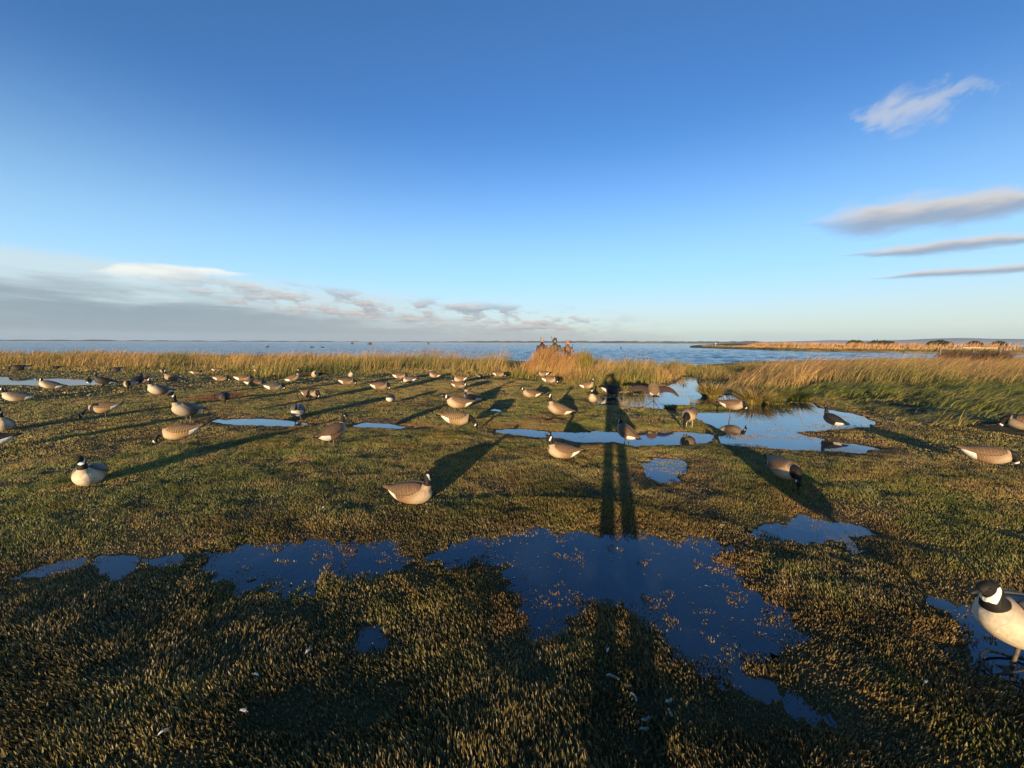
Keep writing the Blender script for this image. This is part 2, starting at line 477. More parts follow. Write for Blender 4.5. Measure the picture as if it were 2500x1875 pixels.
bp = nt.nodes.new('ShaderNodeBump'); bp.inputs['Strength'].default_value = 0.9; bp.inputs['Distance'].default_value = 0.04
nt.links.new((n2 + n3 * 0.6).k, bp.inputs['Height']); nt.links.new(bp.outputs[0], b.inputs['Normal'])
SOIL = m
add('ground', mesh_np('ground', np.stack([gx, gy, gzv], -1), quads, None, SOIL, True), kind='structure')

def water_mat(name, base, rough, spec, ior, bumps):
    m, nt, b = new_mat(name)
    b.inputs['Base Color'].default_value = (*base, 1)
    b.inputs['Roughness'].default_value = rough
    b.inputs['IOR'].default_value = ior
    b.inputs['Specular IOR Level'].default_value = spec
    geo = nt.nodes.new('ShaderNodeNewGeometry')
    if name == 'still_water':                                   # silt clouds over a dark bottom
        k = noise_at(nt, geo.outputs['Position'], 1.6, 5, 0.55, 0.8)
        nt.links.new(mixc(nt, k.step(0.42, 0.68), base, (0.034, 0.042, 0.048)), b.inputs['Base Color'])
    h = None
    for (sx, sy, amp, det) in bumps:
        mp = nt.nodes.new('ShaderNodeMapping'); mp.inputs['Scale'].default_value = (sx, sy, 1)
        nt.links.new(geo.outputs['Position'], mp.inputs[0])
        k = noise_at(nt, mp.outputs[0], 1.0, det, 0.6, 0.2) * amp
        h = k if h is None else h + k
    bp = nt.nodes.new('ShaderNodeBump'); bp.inputs['Strength'].default_value = 1.0; bp.inputs['Distance'].default_value = 1.0
    nt.links.new(h.k, bp.inputs['Height']); nt.links.new(bp.outputs[0], b.inputs['Normal'])
    return m
PUDDLE = water_mat('still_water', (0.011, 0.019, 0.030), 0.03, 0.5, 1.70, [(3.0, 3.0, 0.0012, 3), (26, 26, 0.00012, 2)])
for i, p in enumerate(PUDW):
    n = len(p)
    area = sum(p[k][0] * p[(k + 1) % n][1] - p[(k + 1) % n][0] * p[k][1] for k in range(n))
    bm = bmesh.new(); vs = []
    for k in range(n):
        e1 = p[k] - p[k - 1]; e2 = p[(k + 1) % n] - p[k]
        nrm = np.array([e1[1], -e1[0]]) / (np.hypot(*e1) + 1e-9) + np.array([e2[1], -e2[0]]) / (np.hypot(*e2) + 1e-9)
        nrm = nrm / (np.hypot(*nrm) + 1e-9) * (1 if area > 0 else -1)
        q = p[k] + nrm * 0.22
        vs.append(bm.verts.new((q[0], q[1], -0.0008 * i)))
    f = bm.faces.new(vs)
    if f.normal.z < 0: f.normal_flip()
    bm.normal_update()
    me = bpy.data.meshes.new('puddle'); bm.to_mesh(me); bm.free(); me.materials.append(PUDDLE)
    if me.polygons[0].normal.z < 0: me.flip_normals()
    add('puddle', me, kind='structure')

LAKE = water_mat('lake_water', (0.075, 0.165, 0.23), 0.10, 0.5, 1.40, [(0.35, 0.9, 0.5, 4), (1.6, 4.0, 0.10, 3)])
la = np.radians(np.concatenate([np.arange(-84, -64, 4.0), np.arange(-64, 64, 0.36), np.arange(64, 84.1, 4.0)]))
lr = np.concatenate([np.geomspace(12, 26, 8)[:-1], np.geomspace(26, 190, 215), np.geomspace(190, 5600, 24)[1:]])
A, Rr = np.meshgrid(la, lr)
idx = np.arange(A.size).reshape(A.shape)
quads = np.stack([idx[:-1, :-1], idx[:-1, 1:], idx[1:, 1:], idx[1:, :-1]], -1).reshape(-1, 4)[:, ::-1]
lx, ly = (np.sin(A) * Rr).ravel(), (np.cos(A) * Rr).ravel()
lz = np.zeros(lx.shape)
wr_ = np.random.default_rng(3)
for lam, amp in ((3.4, 0.030), (2.4, 0.030), (1.7, 0.026), (1.25, 0.020), (0.95, 0.014), (0.8, 0.011)):
    for k in range(2):
        th = math.radians(62 + wr_.normal() * 26)
        warp = fbm(lx * 0.11 + k * 9, ly * 0.11, 2, int(lam * 100)) * 9
        lz += amp * np.sin((lx * math.cos(th) + ly * math.sin(th)) * 6.283 / lam + wr_.random() * 6.28 + warp)
lz *= (0.45 + 0.9 * fbm(lx * 0.07, ly * 0.16, 3, 66)) * np.interp(np.hypot(lx, ly), [26, 34, 140, 185], [0.3, 1, 0.8, 0.0])
me = mesh_np('lake', np.stack([lx, ly, LAKE_Z + lz], -1), quads, None, LAKE, True)
if me.polygons[len(me.polygons) // 2].normal.z < 0: me.flip_normals()
add('lake', me, kind='structure')

# ------------------------------------------------------------------ short marsh turf
GREEN = np.array([0.155, 0.170, 0.034]); OLIVE = np.array([0.270, 0.210, 0.054]); GOLD = np.array([0.34, 0.21, 0.072])
RUST = np.array([0.24, 0.105, 0.045]); DARK = np.array([0.040, 0.046, 0.018]); STRAW = np.array([0.38, 0.30, 0.16])
def turf_colour(x, y, d, n):
    g = fbm(x * 0.55, y * 0.55, 3, 21); g2 = fbm(x * 2.3, y * 2.3, 3, 22); g3 = fbm(x * 9, y * 9, 2, 23)
    w = sstep(0.40, 0.62, g * 0.55 + g2 * 0.45)[:, None]
    c = GREEN * (1 - w) + OLIVE * w
    w = (sstep(0.52, 0.68, g2 * 0.6 + g3 * 0.4) * 0.75)[:, None]
    c = c * (1 - w) + GOLD * w
    edge = (sstep(0.55, 0.05, d) * sstep(0.35, 0.6, fbm(x * 1.3, y * 1.3, 2, 29)) * 0.8)[:, None]
    mixr = rng.random((len(x), 1))
    c = c * (1 - edge) + (GOLD * (1 - mixr) + RUST * mixr) * edge
    w = (sstep(0.58, 0.72, fbm(x * 1.7, y * 1.7, 3, 27)) * 0.5)[:, None]
    c = c * (1 - w) + DARK * w
    # foreground shade painted into near turf by camera distance, along with glasswort tones
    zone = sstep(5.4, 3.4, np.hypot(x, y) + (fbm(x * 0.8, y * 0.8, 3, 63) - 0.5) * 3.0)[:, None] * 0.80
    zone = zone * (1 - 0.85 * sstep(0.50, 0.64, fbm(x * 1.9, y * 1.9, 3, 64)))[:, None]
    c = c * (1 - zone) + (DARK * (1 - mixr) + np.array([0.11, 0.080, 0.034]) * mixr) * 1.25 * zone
    p = rng.random((n, 1))
    c = np.where(p < 0.10, c * 0.4 + STRAW * 0.6, c)
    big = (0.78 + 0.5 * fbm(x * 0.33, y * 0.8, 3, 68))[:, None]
    big = big * (1.0 + 0.28 * sstep(4.0, 6.5, np.hypot(x, y)))[:, None]   # turf beyond the foreground painted brighter to lift its shade
    return c * big * (0.75 + 0.5 * rng.random((n, 1)))
def scatter(n, r0, r1, half=64.0, power=0.0):
    t = rng.random(n); k = 2.0 + power
    r = (r0 ** k + t * (r1 ** k - r0 ** k)) ** (1 / k)
    a = np.radians((rng.random(n) * 2 - 1) * half)
    return np.sin(a) * r, np.cos(a) * r, r
TURF = blade_mat('turf_blade', 0.42, 0.35, 0.22)
RED_PATCH = np.array([G(500, 968)[:2], G(560, 960)[:2], G(600, 970)[:2], G(540, 978)[:2], G(470, 975)[:2]])
def turf(n, r0, r1, hgt, wid, detail, power=0.0):
    x, y, r = scatter(n, r0, r1, power=power)
    d = water_sd(x, y)
    clump = fbm(x * 3.1, y * 3.1, 3, 33)
    fine = fbm(x * 11, y * 11, 2, 35)
    lim = np.where(r < 5.5, -0.17, -0.07)
    keep = (d > 0) | ((d > lim) & (rng.random(n) < sstep(lim, 0.04, d) * sstep(0.3, 0.62, fine) * 1.0)) | ((d > -1.0) & (r < 6) & (fine > 0.71 - 0.08 * sstep(-0.4, -0.05, d)) & (rng.random(n) < 0.4))
    weed = fbm(x * 1.3, y * 3.6, 3, 37)
    keep |= (r >= 5.5) & (r < 15) & (d > -1.0) & (d < 0) & (weed > 0.60) & (rng.random(n) < 0.35) & (x > 1.2)
    keep &= (rng.random(n) < 0.45 + 0.9 * sstep(0.3, 0.6, clump))
    keep &= np.hypot(x, y) < bank_r(x, y) + 0.3
    keep &= poly_sd(x, y, GRASSY) > -0.8
    x, y, r, d, clump = x[keep], y[keep], r[keep], d[keep], clump[keep]; n = len(x)
    z = np.maximum(ground_z(x, y, d), -0.006) - 0.003
    h = hgt * (0.55 + 0.75 * rng.random(n)) * (0.66 + 0.55 * sstep(0.25, 0.7, clump)) * (0.62 + 0.38 * sstep(-0.05, 0.35, d))
    w = wid * (0.6 + 0.8 * rng.random(n))
    a = rng.random(n) * 2 * math.pi
    wdir = np.stack([np.cos(a), np.sin(a), np.zeros(n)], -1) * (w * 0.5)[:, None]
    la_ = rng.random(n) * 2 * math.pi + 0.0
    flow = fbm(x * 1.9, y * 1.9, 2, 41) * 6.28
    ll = h * (0.1 + 0.5 * rng.random(n))
    lean = np.stack([np.cos(la_) * 0.6 + np.cos(flow) * 0.7, np.sin(la_) * 0.6 + np.sin(flow) * 0.7, np.zeros(n)], -1) * ll[:, None]
    base = np.stack([x, y, z], -1)
    up = np.array([0, 0, 1.0]) * h[:, None]
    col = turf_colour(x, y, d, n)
    pt = rng.random((n, 1))
    tipc = np.where(pt < 0.45, col, col * 0.45 + np.where(pt < 0.75, GOLD, STRAW) * 0.55)
    rp = poly_sd(x, y, RED_PATCH)
    rw = sstep(0.35, -0.1, rp)[:, None]
    col = col * (1 - rw) + RUST * 1.2 * rw; tipc = tipc * (1 - rw) + np.array([0.36, 0.15, 0.06]) * rw
    if detail:
        v = np.stack([base - wdir * 0.8, base + wdir * 0.8, base + up * 0.6 + lean * 0.45 - wdir, base + up * 0.6 + lean * 0.45 + wdir, base + up + lean], 1)
        o = (np.arange(n) * 5)[:, None]
        t = np.stack([o + [0, 1, 3], o + [0, 3, 2], o + [2, 3, 4]], 1).reshape(-1, 3)
        cc = np.stack([col, col, (col + tipc) / 2, (col + tipc) / 2, tipc], 1)
    else:
        v = np.stack([base - wdir, base + wdir, base + up + lean], 1)
        t = (np.arange(n) * 3)[:, None] + np.array([0, 1, 2])
        cc = np.stack([col, col, tipc], 1)
    return v.reshape(-1, 3), t, cc.reshape(-1, 3)
def merge(parts):
    V, T, K, o = [], [], [], 0
    for v, t, c in parts:
        V.append(v); T.append(t + o); K.append(c); o += len(v)
    return np.vstack(V), np.vstack(T), np.vstack(K)
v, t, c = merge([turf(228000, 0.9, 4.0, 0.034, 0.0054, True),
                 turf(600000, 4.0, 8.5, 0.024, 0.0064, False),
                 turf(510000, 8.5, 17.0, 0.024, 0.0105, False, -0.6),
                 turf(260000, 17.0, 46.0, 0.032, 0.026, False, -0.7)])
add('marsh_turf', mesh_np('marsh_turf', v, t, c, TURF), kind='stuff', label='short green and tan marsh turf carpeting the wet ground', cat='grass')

# ------------------------------------------------------------------ far land
DRY = blade_mat('dry_grass_blade', 0.6, 0.2, 0.2)
def ribbon(x, y, z, h, w, lean_vec, curve, cols3):
    """curved tapered blades, 5 triangles each; lean_vec is the tip's sideways offset"""
    n = len(x)
    base = np.stack([x, y, z], -1)
    a = rng.random(n) * math.pi * 2
    wd = np.stack([np.cos(a), np.sin(a), np.zeros(n)], -1) * (w * 0.5)[:, None]
    up = np.array([0, 0, 1.0]) * h[:, None]
    def at(t):
        drop = 1 - curve[:, None] * t * t
        return base + up * t * drop + lean_vec * (t ** 1.7)
    v = np.stack([base - wd, base + wd, at(0.38) - wd * 0.9, at(0.38) + wd * 0.9, at(0.74) - wd * 0.6, at(0.74) + wd * 0.6, at(1.0)], 1)
    o = (np.arange(n) * 7)[:, None]
    t = np.stack([o + [0, 1, 3], o + [0, 3, 2], o + [2, 3, 5], o + [2, 5, 4], o + [4, 5, 6]], 1).reshape(-1, 3)
    c0, c1, c2 = cols3
    cc = np.stack([c0, c0, (c0 + c1) / 2, (c0 + c1) / 2, c1, c1, c2], 1)
    return v.reshape(-1, 3), t, cc.reshape(-1, 3)
def in_poly(n, poly):
    lo, hi = poly.min(0), poly.max(0)
    X, Y = [], []; got = 0
    while got < n:
        x = lo[0] + rng.random(n * 2) * (hi[0] - lo[0]); y = lo[1] + rng.random(n * 2) * (hi[1] - lo[1])
        m = poly_sd(x, y, poly) < 0
        X.append(x[m]); Y.append(y[m]); got += int(m.sum())
    return np.concatenate(X)[:n], np.concatenate(Y)[:n]
def pick(n, *cw):
    cols = np.array([c for c, w in cw]); ws = np.array([w for c, w in cw], float); ws /= ws.sum()
    return cols[rng.choice(len(cols), n, p=ws)] * (0.75 + 0.5 * rng.random((n, 1)))
G_GREEN = (0.135, 0.155, 0.034); G_OLIVE = (0.28, 0.22, 0.06); G_TAN = (0.50, 0.30, 0.115); G_RUST = (0.48, 0.225, 0.095); G_PALE = (0.58, 0.42, 0.22)
G_DEEP = (0.045, 0.065, 0.02)

# spit across the water
tip = [(1684, 848), (1740, 850.5), (1830, 853.5), (1900, 856), (2000, 858.5), (2150, 861), (2280, 862.5), (2500, 866), (2900, 872)]
front = [G(x, y, LAKE_Z) for x, y in tip]
rows = [(0.0, -0.5), (0.4, 0.05), (1.2, 0.42), (6.0, 0.55), (22.0, 0.62), (70.0, 0.75), (300.0, 0.9), (3000.0, 1.4)]
V = []; ncol = 60
fa = np.array([[p.x, p.y] for p in front]); s_ = np.linspace(0, len(front) - 1, ncol)
fx = np.interp(s_, range(len(front)), fa[:, 0]); fy = np.interp(s_, range(len(front)), fa[:, 1])
for back, z in rows:
    for k in range(ncol):
        dirx, diry = fx[k], fy[k]; L = math.hypot(dirx, diry)
        jit = (vnoise(k * 0.9, back, 61) - 0.5) * min(back, 1.5)
        V.append((fx[k] + (back + jit) * 0.50, fy[k] + (back + jit) * 0.866, z + (vnoise(k * 1.7, back + 3, 62) - 0.5) * 0.16 * (back > 0)))
idx = np.arange(len(V)).reshape(len(rows), ncol)
quads = np.stack([idx[:-1, :-1], idx[:-1, 1:], idx[1:, 1:], idx[1:, :-1]], -1).reshape(-1, 4)
SPIT = plain('spit_soil', (0.16, 0.11, 0.05), 0.9, 0.1, 0.5, 0.6)
me = mesh_np('spit_land', V, quads, None, SPIT, True)
add('spit_land', me, kind='structure')
def spit_pts(n, b0, b1, s0=0.3, s1=8.0, pw=1.0):
    s = s0 + rng.random(n) * (s1 - s0)
    x = np.interp(s, range(len(front)), fa[:, 0]); y = np.interp(s, range(len(front)), fa[:, 1])
    bk = b0 + (rng.random(n) ** pw) * (b1 - b0)
    return x + bk * 0.5, y + bk * 0.866, bk, s
parts = []
for (n, b0, b1, h0, wd, c0, c1, c2) in (
        (4000, 0.5, 2.5, 0.5, 0.07, (G_GREEN, G_OLIVE), (G_OLIVE, G_GREEN), (G_TAN, G_OLIVE)),
        (3500, 3.0, 16.0, 0.45, 0.10, (G_TAN, G_OLIVE), (G_TAN, G_PALE), (G_PALE, G_TAN)),
        (6500, 16.0, 70.0, 1.35, 0.14, (G_TAN, G_RUST), (G_RUST, G_TAN), (G_TAN, G_RUST))):
    x, y, bk, s = spit_pts(n, b0, b1, 0.5 if b0 < 10 else 1.6)
    clump = fbm(x * 0.25, y * 0.25, 3, 71)
    h = h0 * (0.5 + 0.6 * rng.random(n)) * (0.4 + 1.1 * sstep(0.25, 0.7, clump))
    if b0 > 10: h *= sstep(1.2, 3.0, s)
    z = np.interp(bk, [r[0] for r in rows], [r[1] for r in rows]) - 0.1
    lean = np.stack([0.35 * h * (0.5 + rng.random(n)), 0.1 * h * (rng.random(n) - 0.5), np.zeros(n)], -1)
    parts.append(ribbon(x, y, z, h, np.full(n, wd), lean, np.full(n, 0.1),
                        (pick(n, (c0[0], 2), (c0[1], 1)), pick(n, (c1[0], 2), (c1[1], 1)), pick(n, (c2[0], 2), (c2[1], 1)))))
v, t, c = merge(parts)
add('spit_grass', mesh_np('spit_grass', v, t, c, DRY), kind='stuff', label='orange dry grass growing along the low spit across the lake', cat='grass')

def leaf_lumps(n, sx, sy, sz, leaf, seed, colA, colB):
    """leaf-sized faces spread through a low dome"""
    r_ = np.random.default_rng(seed)
    p = r_.normal(size=(n, 3)); p /= np.linalg.norm(p, axis=1)[:, None]
    rad = r_.random(n) ** 0.55
    bumps = 0.75 + 0.5 * fbm(p[:, 0] * 2.5 + seed, p[:, 1] * 2.5 + p[:, 2], 3, seed)
    p = p * (rad * bumps)[:, None]
    p[:, 2] = np.abs(p[:, 2])
    p *= np.array([sx, sy, sz])
    e1 = r_.normal(size=(n, 3)); e1 /= np.linalg.norm(e1, axis=1)[:, None]
    e2 = np.cross(e1, r_.normal(size=(n, 3))); e2 /= np.linalg.norm(e2, axis=1)[:, None]
    s = (leaf * (0.5 + r_.random(n)))[:, None]
    v = np.stack([p - e1 * s, p + e2 * s * 0.6, p + e1 * s, p - e2 * s * 0.6], 1).reshape(-1, 3)
    q = (np.arange(n) * 4)[:, None] + np.array([0, 1, 2, 3])
    w = r_.random((n, 1))
    col = np.array(colA) * (1 - w) + np.array(colB) * w
    return v, q, np.repeat(col, 4, 0)
FAR_LEAF = blade_mat('far_foliage', 0.8, 0.1, 0.15)
BARK = plain('bark', (0.10, 0.075, 0.05), 0.9, 0.1, 0.4, 8, 0.3)
# shelter belts behind the spit
for i, (px0, px1, top_y, dist, lab) in enumerate((
        (2066, 2110, 830.0, 420, 'short low shelter belt of dark trees beyond the spit, farthest from the brush screen'),
        (2118, 2186, 830.5, 430, 'shelter belt of dark trees beyond the spit, with two humps'),
        (2260, 2328, 830.5, 380, 'long flat-topped shelter belt of dark trees directly behind the brush screen'),
        (2364, 2398, 833.5, 390, 'tiny low clump of dark trees behind the middle of the brush screen'),
        (2424, 2452, 833.0, 370, 'round-topped clump of dark trees above the end post of the brush screen'))):
    a = ray((px0 + px1) / 2, 840); hd = math.hypot(a.x, a.y)
    cx, cy = a.x / hd * dist, a.y / hd * dist
    dd = dist * (a.y / hd)
    wdt = (px1 - px0) / FPX * dd
    d = ray((px0 + px1) / 2, top_y); topz = CAM_H + dist * d.z / math.hypot(d.x, d.y)
    root = add('tree_belt', None, None, (cx, cy, 0.9), None, lab, 'trees', 'shelter belts behind the spit')
    root.rotation_euler.z = 0
    h = max(topz - 0.9, 2.0)
    v, q, c = leaf_lumps(1500, wdt * 0.5, 3.0, h, h * 0.16, 100 + i, (0.030, 0.042, 0.018), (0.060, 0.070, 0.030))
    add('crown', mesh_np('crown', v, q, c, FAR_LEAF), root)
    for k in range(3):
        bm = bmesh.new(); xx = (k - 1) * wdt * 0.26
        tube(bm, [(xx, 0, -0.3), (xx + 0.1, 0, h * 0.5), (xx, 0, h * 0.75)], [0.22, 0.16, 0.06], 6)
        add('trunk', bm_mesh('trunk', bm, BARK), root)

# far shore and hills
def ridge(name, az0, az1, dist, hfun, mat, depth, n=260, seed=1, zb=-0.2):
    V = []
    azs = np.radians(np.linspace(az0, az1, n))
    for k, a in enumerate(azs):
        h = hfun(k, math.degrees(a))
        for (dd, zz) in ((0, zb), (0, zb + h * 0.55), (depth * 0.3, zb + h), (depth, zb + h * 0.9), (depth * 1.2, zb)):
            r = dist + dd
            V.append((math.sin(a) * r, math.cos(a) * r, zz))
    idx = np.arange(n * 5).reshape(n, 5)
    quads = np.stack([idx[:-1, :-1], idx[1:, :-1], idx[1:, 1:], idx[:-1, 1:]], -1).reshape(-1, 4)
    me = mesh_np(name, V, quads, None, mat, False)
    return add(name, me, kind='structure')
SHORE = plain('far_shore_trees', (0.075, 0.075, 0.055), 0.9, 0.05, 0.4, 0.01)
HILLM = plain('far_hill', (0.10, 0.11, 0.12), 0.95, 0.05, 0.2, 0.001)
def shore_h(k, a):
    near = float(sstep(-22, 6, np.array(a)))
    h = 3.0 + near * 7.0 + 4.0 * (float(vnoise(k * 0.35, 0, 81)) - 0.3) + near * 6.0 * max(0.0, float(vnoise(k * 0.8, 3, 82)) - 0.45)
    return max(h, 1.0)
ridge('far_shore', -62, 33, 2300, shore_h, SHORE, 60)
ridge('hills', 30, 62, 6000, lambda k, a: 16 + 70 * float(fbm(np.array(k * 0.021), np.array(0.5), 3, 91)) * float(sstep(30, 40, np.array(a))), HILLM, 600, 160, 1, -0.4)

# ------------------------------------------------------------------ tall grass
def px_poly(pts): return np.array([G(x, y)[:2] for x, y in pts])
def tall_grass(name, poly, n, hfun, width, lean, cb, cm, ct, label, cat='grass', seed=1, thin=0.55, wind=(1.0, 0.12), curve=(0.05, 0.35), dry_scale=0.28, dry_bias=0.0):
    x, y = in_poly(n, poly)
    clump = fbm(x * 0.55, y * 0.55, 3, seed); fine = fbm(x * 2.4, y * 2.4, 2, seed + 5)
    k = rng.random(n) < thin + (1.2 - thin) * sstep(0.35, 0.6, clump * 0.5 + fine * 0.5)
    x, y, clump = x[k], y[k], (clump * 0.6 + fine * 0.4)[k]; n = len(x)
    d = water_sd(x, y)
    k = d > -0.12
    x, y, clump = x[k], y[k], clump[k]; n = len(x)
    z = ground_z(x, y) - 0.02
    z = np.maximum(z, -0.2)
    h = hfun(x, y) * (0.55 + 0.6 * rng.random(n)) * (0.28 + 1.18 * sstep(0.30, 0.66, clump))
    plume = (rng.random(n) < 0.07) & (h > 0.4)
    h = np.where(plume, h * 1.45, h)
    lf = lean * (0.35 + 1.0 * rng.random(n))
    j = rng.normal(size=(n, 2)) * 0.22
    lv = np.stack([(wind[0] * lf + j[:, 0]) * h, (wind[1] * lf + j[:, 1]) * h, np.zeros(n)], -1)
    cu = curve[0] + (curve[1] - curve[0]) * rng.random(n)
    dry = sstep(0.35 - dry_bias, 0.65 - dry_bias, fbm(x * dry_scale, y * dry_scale, 3, seed + 9))[:, None]
    def cc(pair): return pick(n, *pair[0]) * (1 - dry) + pick(n, *pair[1]) * dry
    v, t, c = ribbon(x, y, z, h, width * (0.6 + 0.8 * rng.random(n)), lv, cu, (cc(cb), cc(cm), cc(ct)))
    return add(name, mesh_np(name, v, t, c, DRY), kind='stuff', label=label, cat=cat)
CB = (((G_GREEN, 3), (G_DEEP, 1), (G_OLIVE, 1)), ((G_OLIVE, 3), (G_TAN, 1)))
G_PLUME = (0.38, 0.205, 0.125)
CM = (((G_OLIVE, 3), (G_GREEN, 3), (G_TAN, 1)), ((G_TAN, 3), (G_OLIVE, 2), (G_RUST, 2)))
CT = (((G_TAN, 2), (G_RUST, 2), (G_OLIVE, 1), (G_PLUME, 1)), ((G_RUST, 4), (G_PLUME, 4), (G_TAN, 2), (G_PALE, 1)))
left = px_poly([(-330, 905), (0, 900), (200, 900), (400, 903), (520, 905), (610, 912), (640, 932), (700, 928), (735, 912), (840, 912), (920, 908), (1010, 902), (1100, 905), (1180, 915), (1230, 912),
                (1255, 890), (1100, 880), (900, 876), (640, 873), (300, 868), (0, 867), (-330, 866)])
def h_left(x, y):
    a = np.degrees(np.arctan2(x, y))
    return np.interp(a, [-60, -45, -30, -18, -12, -6, 2], [0.55, 0.62, 0.70, 0.85, 1.05, 1.1, 0.9])
tall_grass('tall_grass', left, 36000, h_left, 0.018, 0.38, CB, CM, CT, 'long belt of tan wind-bent grass along the near edge of the lake', seed=201, dry_bias=0.08)
low_left = px_poly([(-330, 918), (100, 906), (400, 912), (600, 920), (760, 922), (1000, 914), (1240, 925), (1250, 905), (900, 903), (500, 900), (0, 895), (-330, 898)])
tall_grass('low_grass', low_left, 12000, lambda x, y: np.full(x.shape, 0.20), 0.02, 0.3, CB, CB, CM, 'low green grass at the foot of the lakeside belt', seed=211)
mid = px_poly([(1215, 918), (1262, 926), (1330, 932), (1410, 945), (1470, 958), (1560, 950), (1640, 930), (1690, 910), (1700, 897), (1600, 897), (1500, 897), (1420, 897), (1300, 900)])
def h_mid(x, y):
    a = np.degrees(np.arctan2(x, y))
    return np.interp(a, [-3, 2, 8, 12, 16, 20, 24, 26], [0.60, 0.55, 0.55, 0.62, 0.80, 0.66, 0.55, 0.3])
tall_grass('tall_grass', mid, 19000, h_mid, 0.016, 0.22, CB, CM, CT, 'golden reedy grass at the pond edge beside the hunters', seed=221, dry_bias=0.06)
green_bank = px_poly([(1672, 916), (1720, 925), (1800, 930), (1860, 925), (1900, 900), (1840, 892), (1760, 897), (1680, 901)])
tall_grass('low_grass', green_bank, 9000, lambda x, y: np.full(x.shape, 0.28), 0.016, 0.25, CB, CB, CM, 'low bright green bank between the pond and the lake', seed=231)
right = px_poly([(1745, 970), (1800, 960), (1830, 972), (1880, 980), (1935, 962), (2000, 948), (2100, 950), (2250, 960), (2400, 958), (2560, 965), (2900, 970), (2900, 886), (2500, 886), (2280, 889), (1950, 893), (1850, 900), (1800, 925)])
def h_right(x, y):
    a = np.degrees(np.arctan2(x, y))
    r = np.hypot(x, y)
    return np.interp(a, [27, 30, 34, 40, 46, 50, 60], [0.42, 0.66, 0.86, 0.92, 1.02, 1.0, 1.0]) * np.interp(r, [12, 16, 22, 34], [0.65, 1.0, 0.92, 0.66])
tall_grass('tall_grass', right, 37000, h_right, 0.015, 0.85, CB, CM, CT, 'rust-tipped grass bent over by the wind behind the pond', seed=241, curve=(0.1, 0.5), dry_bias=0.17)
flat = px_poly([(1940, 985), (1985, 978), (2040, 992), (2130, 1008), (2190, 1035), (2300, 1048), (2440, 1046), (2700, 1052), (2900, 960), (2500, 935), (2250, 940), (2050, 945), (1950, 960)])
G_LUSH = (0.19, 0.22, 0.042)
CF = (((G_GREEN, 2), (G_LUSH, 3), (G_OLIVE, 1)), ((G_OLIVE, 3), (G_LUSH, 2), (G_TAN, 1)))
CFT = (((G_LUSH, 3), (G_OLIVE, 2)), ((G_TAN, 2), (G_PALE, 2), (G_OLIVE, 2)))
tall_grass('flattened_grass', flat, 30000, lambda x, y: np.full(x.shape, 0.34), 0.014, 1.5, CF, CF, CFT, 'lush green grass laid flat by the wind beside the pond', seed=251, curve=(0.35, 0.7), wind=(1.0, -0.15))
# loose straw lying on the turf by the flattened grass
xs, ys = in_poly(260, px_poly([(2150, 1060), (2300, 1055), (2500, 1080), (2640, 1090), (2640, 1050), (2400, 1000), (2150, 1020)]))
zs = ground_z(xs, ys) + 0.05 + 0.12 * rng.random(len(xs))
n = len(xs)
lv = np.stack([0.35 + 0.3 * rng.random(n), -0.05 + 0.1 * rng.random(n), np.zeros(n)], -1)
v, t, c = ribbon(xs, ys, zs, np.full(n, 0.03), np.full(n, 0.010), lv, np.full(n, 0.5), (pick(n, (G_PALE, 1)),) * 3)
add('loose_straw', mesh_np('loose_straw', v, t, c, DRY), kind='stuff', label='pale straw stalks strewn over the turf beside the flattened grass', cat='straw')

def tussock(loc, R, H, n, seed, label, cols):
    r_ = np.random.default_rng(seed)
    a = r_.random(n) * 2 * math.pi; rr = R * 0.45 * np.sqrt(r_.random(n))
    x, y = np.cos(a) * rr, np.sin(a) * rr
    h = H * (0.55 + 0.6 * r_.random(n))
    out = (0.35 + 0.9 * r_.random(n)) * R
    lv = np.stack([np.cos(a) * out + 0.12 * R, np.sin(a) * out, np.zeros(n)], -1)
    v, t, c = ribbon(x, y, np.full(n, -0.06), h, 0.016 * (0.6 + 0.8 * r_.random(n)), lv, 0.15 + 0.5 * r_.random(n), tuple(pick(n, *k) for k in cols))
    root = add('grass_tussock', mesh_np('grass_tussock', v, t, c, DRY), None, loc, None, label, 'tussock', 'grass tussocks standing in the pond')
    return root
TC = (((G_GREEN, 2), (G_OLIVE, 1)), ((G_OLIVE, 2), (G_TAN, 1)), ((G_TAN, 2), (G_GREEN, 1)))
tussock(G(1733, 968), 0.42, 0.62, 900, 5, 'round golden-green grass tussock standing alone in the pond', TC)
tussock(G(1840, 984), 0.55, 0.62, 1000, 6, 'wide yellow-green tussock at the pond edge behind the wading goose decoy', TC)
tussock(G(1890, 975), 0.50, 0.66, 900, 7, 'leafy green tussock at the pond edge against the wind-bent grass', (((G_GREEN, 1),), ((G_GREEN, 2), (G_OLIVE, 1)), ((G_OLIVE, 1), (G_GREEN, 1))))
tussock(G(1945, 975), 0.42, 0.5, 700, 8, 'dark green tussock where the pond bank turns towards the flattened grass', (((G_DEEP, 1),), ((G_DEEP, 1), (G_GREEN, 1)), ((G_GREEN, 1),)))
for j, (px, py, rr, hh, nn) in enumerate(((1695, 985, 0.22, 0.35, 26), (1668, 940, 0.2, 0.3, 20), (1522, 985, 0.2, 0.28, 26))):
    tussock(G(px, py), rr, hh, nn, 20 + j, ('thin brown reed stalks rising from open pond water', 'few thin reed stalks where the pond meets the golden grass', 'sparse reed stalks in the shallows beside the winged decoy')[j],
            (((G_TAN, 1),), ((G_TAN, 1), (G_OLIVE, 1)), ((G_PALE, 1),)))
